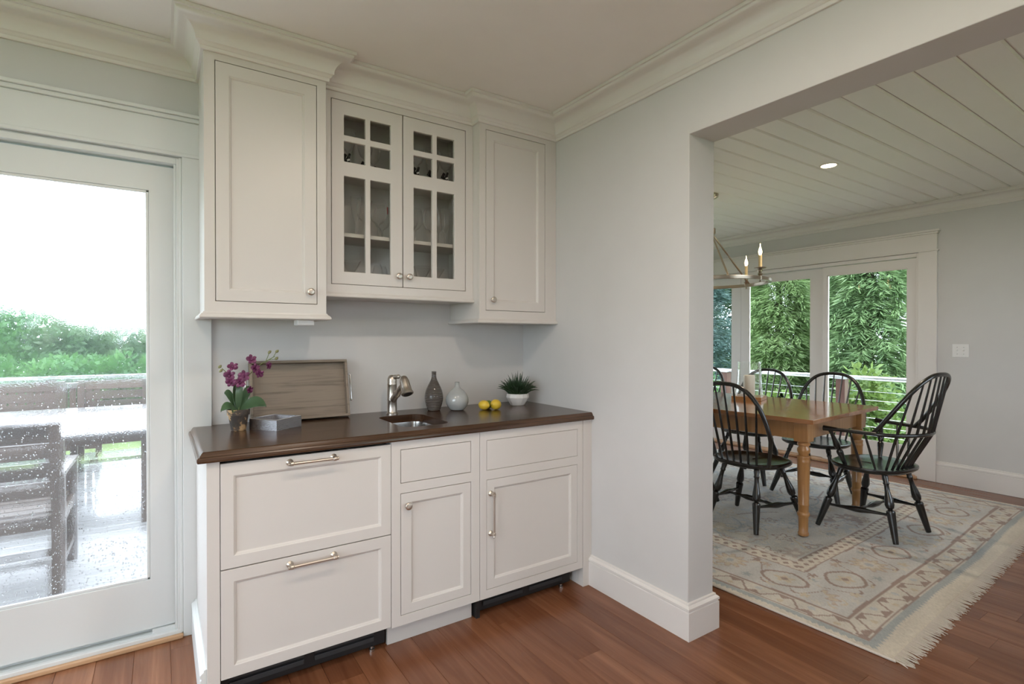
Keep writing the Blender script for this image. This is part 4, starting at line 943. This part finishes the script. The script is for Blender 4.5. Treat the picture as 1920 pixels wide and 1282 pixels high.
for phi in (31, 119, -151, -90, -29):
    c = pol(phi); c.z = RZ+.014
    cup = M().lathe(c, [(.014,-.045),(.006,-.040),(.005,-.030),(.016,-.028),(.016,0),(.012,.004),(.018,.010),(.020,.018),(.012,.024),(.009,.030),(.017,.036),(.019,.046),(.012,.054),(.042,.060),(.046,.066),(.044,.066),(.016,.063),(.016,.072)], 18).build('candle_cup', 'antique_nickel', r, smooth=True)
    M().lathe(c, [(.0135,.063),(.0135,.162),(.010,.165)], 14).build('candle_sleeve', 'candle_wax', cup, smooth=True)
    M().lathe(c, [(.006,.165),(.011,.176),(.0135,.190),(.011,.206),(.006,.222),(.0022,.240),(.0008,.256)], 14).build('bulb', 'bulb_glow', cup, smooth=True)
# recessed ceiling lights of the dining room
for x, y_, lab in ((2.10, -.83, 'round recessed ceiling light glowing in the white plank ceiling'),):
    r = thing('recessed_light', lab, 'light', (x, y_, ZC))
    M().lathe((0,0,0), [(.062,-.0002),(.062,-.004),(.056,-.006),(.050,-.004),(.046,-.0002)], 28, False, False).build('trim_ring', 'trim_white', r, smooth=True)
    M().lathe((0,0,-.0035), [(.0475,0),(.0475,.0015),(.01,.002)], 24).build('lens', 'lamp_glow', r)
    area('recessed_lamp', (x, y_, ZC-.012), (x, y_, 0), .09, .09, 12, (1.0, .80, .60), 'DISK')
# light switch
r = thing('light_switch', 'white double toggle light switch plate on the grey dining wall', 'switch', (3.98, -1.054, 1.198))
M().box(-.006, 0, -.059, .059, -.0585, .0585).build('plate', 'switch_plastic', r, bevel=.003)
for s in (-1, 1):
    M().obox((-.010, s*.023, .004), (1,0,.5), (0,1,0), (-.5,0,1), .010, .0045, .005).build('toggle', 'switch_plastic', r, bevel=.001)
    for z in (-.030, .030): M().turned((-.0075, s*.023, z), (-.005, s*.023, z), [(0,.003),(1,.003)], 8).build('screw', 'steel', r)

# ------------------------------------------------------------------ outdoors
ZD = -.12
lw = M().add([(-30,-30,-.62),(40,-30,-.62),(40,40,-.62),(-30,40,-.62)], [(0,1,2,3)]).build('lawn', 'lawn'); tag(lw, 'bright green lawn beyond the wet decks', 'lawn', kind='stuff')
dk = M().box(-7, 0, .16, 5.75, -.30, ZD-.026).build('deck', 'deck_wood', kind='structure')
bm_ = M().rings([[(x, y_, z) for y_, z in ((-.066,-.025),(.066,-.025),(.066,-.004),(.062,0),(-.062,0),(-.066,-.004))] for x in (-3.5, 3.5)]).mesh('deck_board'); bm_.materials.append(MAT['deck_wood'])
y = .235
while y < 5.7:
    o = bpy.data.objects.new('deck_board', bm_); COL.objects.link(o); o.parent = dk; o.location = (-3.5, y, ZD); y += .141
dk2 = M().box(4.14, 5.60, -4, 6, -.30, ZD-.026).build('deck', 'deck_wood', kind='structure')
b2 = M().rings([[(x, y_, z) for x, z in ((-.068,-.025),(.068,-.025),(.068,-.003),(.065,0),(-.065,0),(-.068,-.003))] for y_ in (-4, 6)]).mesh('deck_board'); b2.materials.append(MAT['deck_wood'])
x = 4.215
while x < 5.6:
    o = bpy.data.objects.new('deck_board', b2); COL.objects.link(o); o.parent = dk2; o.location = (x, 0, ZD); x += .141

# railing of the back deck
r = thing('deck_railing', 'cable railing with pale wet top rail along the far edge of the deck', 'railing', (-3.0, 5.62, ZD))
M().box(-4, 2.9, -.06, .06, .93, .965).build('top_rail', 'rail_metal', r, bevel=.004)
for x in (-3.6, -1.8, .0, 1.8): M().box(x-.045, x+.045, -.045, .045, 0, .929).build('post', 'mahogany_post', r)
for z in (.10, .22, .34, .46, .58, .70, .82): M().tube([(-4, 0, z), (2.9, 0, z)], .003, 6).build('cable', 'rail_metal', r)
# slatted wooden bench back / screen in front of the railing
r = thing('slatted_screen', 'low brown wooden screen of narrow upright slats beyond the outdoor table', 'screen', (-3.4, 5.35, ZD))
M().box(-1.6, .90, -.04, .04, .84, .90).build('top_rail', 'rail_metal', r, bevel=.004); M().box(-1.6, .90, -.02, .02, .10, .16).build('bottom_rail', 'teak_grey', r)
sm = M().box(-.028, .028, -.012, .012, .161, .839).mesh('slat'); sm.materials.append(MAT['teak_grey_v'])
for k in range(33):
    o = bpy.data.objects.new('slat', sm); COL.objects.link(o); o.parent = r; o.location = (-1.56+k*.0755, 0, 0)
for x in (-1.57, .87): M().box(x-.03, x+.03, -.012, .012, 0, .10).build('foot', 'teak_grey_v', r)
# outdoor table
r = thing('patio_table', 'weathered teak patio table with wet white-shining top on the deck', 'table', (-2.85, 2.95, ZD))
for k in range(11): M().box(-.98, .98, -.78+k*.142, -.78+k*.142+.138, .735, .765).build('top_slat', 'deck_wood', r, bevel=.003)
for s in (-1, 1):
    M().box(-.90, .90, s*.70-.02, s*.70+.02, .64, .734).build('apron', 'teak_grey', r); M().box(s*.88-.02, s*.88+.02, -.68, .68, .64, .734).build('apron', 'teak_grey_v', r)
    for q in (-1, 1): M().box(s*.86-.04, s*.86+.04, q*.66-.04, q*.66+.04, 0, .735).build('leg', 'teak_grey_v', r, bevel=.004)
# patio chairs
def patio_chair():
    t = thing('patio_chair', 'x', 'chair', (0,0,0), 0, 'teak patio chairs round the patio table'); w2 = .285
    for s in (-1, 1):
        m = M(); m.rings([[(s*w2-.03*q, y_, z) for y_, z in ((-.03, 0), (.03, 0), (.03, .43), (-.045, .97), (-.105, .97), (-.03, .43))] for q in (-1, 1)]); m.build('back_post', 'teak_grey_v', t, bevel=.004)
        M().box(s*w2-.028, s*w2+.028, .50, .555, 0, .64).build('front_leg', 'teak_grey_v', t, bevel=.004)
        M().rings([[(s*w2-.032, y_, z), (s*w2+.032, y_, z), (s*w2+.032, y_, z+.026), (s*w2-.032, y_, z+.026)] for y_, z in ((-.02, .655), (.25, .652), (.45, .645), (.56, .64), (.60, .625))]).build('armrest', 'teak_grey', t, bevel=.004)
        M().box(s*w2-.016, s*w2+.016, .03, .50, .37, .43).build('side_rail', 'teak_grey', t); M().box(s*w2-.014, s*w2+.014, .03, .50, .13, .165).build('stretcher', 'teak_grey', t)
    M().box(-w2+.03, w2-.03, .0, .03, .36, .435).build('back_seat_rail', 'teak_grey', t); M().box(-w2+.028, w2-.028, .505, .54, .36, .435).build('front_seat_rail', 'teak_grey', t); M().box(-w2+.014, w2-.014, .25, .28, .13, .165).build('cross_stretcher', 'teak_grey', t)
    for k in range(5): M().box(-w2+.01, w2-.01, .04+k*.094, .04+k*.094+.082, .436, .452).build('seat_slat', 'teak_grey', t, bevel=.002)
    for z, h in ((.872, .095), (.765, .085), (.658, .085), (.551, .085)):
        y_ = -.03-(z-.43)/.54*.045; M().obox((0, y_+.002, z+h/2), (1,0,0), (0,1,.14), (0,-.14,1), w2-.029, .011, h/2).build('back_slat', 'teak_grey', t, bevel=.002)
    return t
pc = patio_chair(); labs = ['slatted teak armchair on the deck, its back close to the glass door', 'slatted teak armchair facing the house across the patio table', 'slatted teak armchair across the patio table near the railing corner']
for k, (p, a) in enumerate((((-2.665, 1.15), 0), ((-3.05, 4.45), PI), ((-2.33, 4.50), PI))):
    o = pc if k == 0 else copy_tree(pc); o.location = (p[0], p[1], ZD); o.rotation_euler = (0, 0, a); o['label'] = labs[k]
# side railing seen through the dining door
r = thing('side_railing', 'cable railing with round metal top rail outside the dining room', 'railing', (5.50, 1.0, ZD))
M().tube([(0, -5, .925), (0, 5, .925)], .030, 14).build('top_rail', 'rail_metal', r, smooth=True)
for y_ in (-3.8, -2.1, -.40, 1.3, 3.0, 4.7):
    p = M().box(-.055, .055, y_-.055, y_+.055, 0, .90).build('post', 'mahogany_post', r, bevel=.003); M().box(-.066, .066, y_-.066, y_+.066, .90, .915).build('post_cap', 'rail_metal', p)
for z in (.10, .21, .32, .43, .54, .65, .76): M().tube([(0, -5, z), (0, 5, z)], .0032, 6).build('cable', 'rail_metal', r)

# vegetation: leaves are real quads on drooping branches
def quads(name, P0, D, S, L, W, mat, parent, fold=.25):
    """diamond leaves: base P0, direction D, side S, length L, width W (arrays)"""
    n = len(P0); L = L[:, None]; W = W[:, None]; a = P0; b = P0+D*L*.45+S*W; c = P0+D*L; d = P0+D*L*.45-S*W
    co = np.stack([a, b, c, d], 1).reshape(-1, 3); q = np.arange(n*4).reshape(-1, 4)
    me = bpy.data.meshes.new(name); me.vertices.add(len(co)); me.vertices.foreach_set('co', co.ravel()); me.loops.add(q.size); me.loops.foreach_set('vertex_index', q.ravel()); me.polygons.add(n); me.polygons.foreach_set('loop_start', np.arange(0, q.size, 4)); me.polygons.foreach_set('loop_total', np.full(n, 4)); me.update(); me.materials.append(MAT[mat])
    o = bpy.data.objects.new(name, me); COL.objects.link(o); o.parent = parent; o['kind'] = 'stuff'; return o
nrm = lambda v: v/np.maximum(np.linalg.norm(v, axis=1, keepdims=True), 1e-9)
def conifer(label, loc, H, Rb, nb, mat, seed, leaf=(.16, .022), per=34, droop=.5, name='conifer', group=None, fan=.16, shape=.42):
    rs = np.random.RandomState(seed); t = thing(name, label, 'tree', loc, 0, group)
    M().lathe((0,0,0), [(Rb*.07+.04,0),(Rb*.05+.03,H*.4),(.02,H*.95)], 10).build('trunk', 'bark', t, smooth=True)
    h = .03+.95*rs.rand(nb)**1.1; az = rs.rand(nb)*2*PI; ln = Rb*(1.02-h)**shape*rs.uniform(.75, 1.08, nb)
    d = np.c_[np.cos(az), np.sin(az), np.zeros(nb)]; s = np.c_[-np.sin(az), np.cos(az), np.zeros(nb)]
    tt = rs.uniform(.35, 1.0, (nb, per)); lat = rs.normal(0, 1, (nb, per))*fan*(1.25-tt)[:, :]; 
    base = np.zeros((nb, per, 3)); base += d[:, None]*(ln[:, None]*tt)[:, :, None]+s[:, None]*(lat*ln[:, None]**.5)[:, :, None]
    base[:, :, 2] += (h*H)[:, None]+ln[:, None]*(.18*tt-droop*tt**2)+rs.normal(0, .05, (nb, per))
    dr = d[:, None]*.9+s[:, None]*(np.sign(lat)*.75+rs.normal(0, .25, (nb, per)))[:, :, None]; dr[:, :, 2] -= droop*.9*tt+rs.normal(0, .25, (nb, per))
    dr = nrm(dr.reshape(-1, 3)); base = base.reshape(-1, 3); up_ = nrm(rs.normal(0, .5, base.shape)+np.array([0, 0, 1.])); sd = nrm(np.cross(dr, up_)); n = len(base)
    quads('foliage', base, dr, sd, leaf[0]*rs.uniform(.6, 1.4, n), leaf[1]*rs.uniform(.7, 1.3, n), mat, t); return t
def bush(label, loc, rx, ry, rz, n, mat, seed, leaf=(.09, .032), name='shrub', group=None, lumps=26, box=False):
    rs = np.random.RandomState(seed); t = thing(name, label, 'shrub', loc, 0, group)
    for k in range(4): a = k*1.7; M().tube([(0,0,0), (.2*rx*math.cos(a), .2*ry*math.sin(a), rz*.5), (.5*rx*math.cos(a), .5*ry*math.sin(a), rz*1.0)], [.035, .025, .012], 7).build('stem', 'bark', t)
    c = nrm(rs.normal(0, 1, (lumps, 3)))*rs.uniform(.45, .82, (lumps, 1)); c[:, 2] = np.abs(c[:, 2])*1.3-.15
    if box: c = np.c_[np.linspace(-.82, .82, lumps), rs.uniform(-.62, .62, lumps), rs.permutation(np.linspace(-.2, .72, lumps))]
    k = rs.randint(0, lumps, n); v = nrm(rs.normal(0, 1, (n, 3))); p = c[k]+v*rs.uniform(.22, .36, (n, 1))
    p = p*np.array([rx, ry, rz])+np.array([0, 0, rz*.42]); p[:, 2] = np.maximum(p[:, 2], .02); dr = nrm(v+rs.normal(0, .6, (n, 3))+np.array([0, 0, -.1])); sd = nrm(np.cross(dr, nrm(rs.normal(0, 1, (n, 3)))))
    quads('foliage', p, dr, sd, leaf[0]*rs.uniform(.6, 1.4, n), leaf[1]*rs.uniform(.7, 1.3, n), mat, t); return t
GZ = -.62
conifer('feathery bright green cypress just beyond the side railing, behind the lime green shrub', (9.7, 2.0, GZ), 6.2, .98, 800, 'cypress_green', 1, (.17, .011), 100, .5, 'cypress_tree')
conifer('light green drooping cypress beyond the railing, behind the middle door pane', (10.2, 4.1, GZ), 6.0, .98, 800, 'fern_green', 2, (.16, .011), 100, .6, 'cypress_tree')
conifer('blue-green spruce beyond the railing, seen beside the wall end', (8.0, 4.75, GZ), 6.5, .95, 700, 'spruce_blue', 3, (.10, .012), 90, .2, 'spruce_tree', None, .2)
for k, (x, y_) in enumerate(((12.9, -1.6), (13.0, 1.3), (12.9, 4.2), (13.0, 7.1), (12.9, 10.0))):
    conifer('tall evergreen in the back row behind the cypresses', (x, y_, GZ), 7.5, 1.22, 520, 'dark_green' if k % 2 else 'cypress_green', 10+k, (.24, .024), 70, .35, 'evergreen_tree', 'evergreens behind the cypresses')
bush('lime green leafy shrub growing against the side railing, below the cypress', (6.55, .80, GZ), .66, .64, .95, 3600, 'shrub_lime', 21, (.10, .034))
bush('lime green leafy shrub close to the brown railing post', (6.75, 2.25, GZ), .60, .58, .75, 3000, 'shrub_lime', 22, (.10, .034))
bush('mid green shrub by the railing behind the middle door pane', (6.8, 3.70, GZ), .60, .62, .85, 3000, 'hedge_green', 23, (.10, .03))
for k, x in enumerate((-11.25, -9.65, -8.05, -6.45, -3.25, -1.65, -.05, 1.55)):
    bush('pale flowering hedge bush in the back row beyond the deck', (x, 13.3, GZ), .80, .92, 1.52+.08*math.sin(k*2.1), 9000, 'hedge_pale', 30+k, (.15, .05), 'hedge_bush', 'hedge bushes behind the deck', 90, True)
for k, x in enumerate((-8.4, -6.65, -4.9, -3.15, -1.4, .35)):
    bush('green low shrub in front of the pale hedge', (x, 10.6+.2*(k % 2), GZ), .80, .70, 1.10, 6400, 'hedge_green', 50+k, (.13, .045), 'low_shrub', 'low shrubs before the hedge', 60, True)
bush('taller green bush rising above the pale hedge bushes beside it', (-4.85, 13.3, GZ), .80, .92, 1.85, 8200, 'hedge_green', 61, (.15, .05), 'tall_bush', None, 90, True)
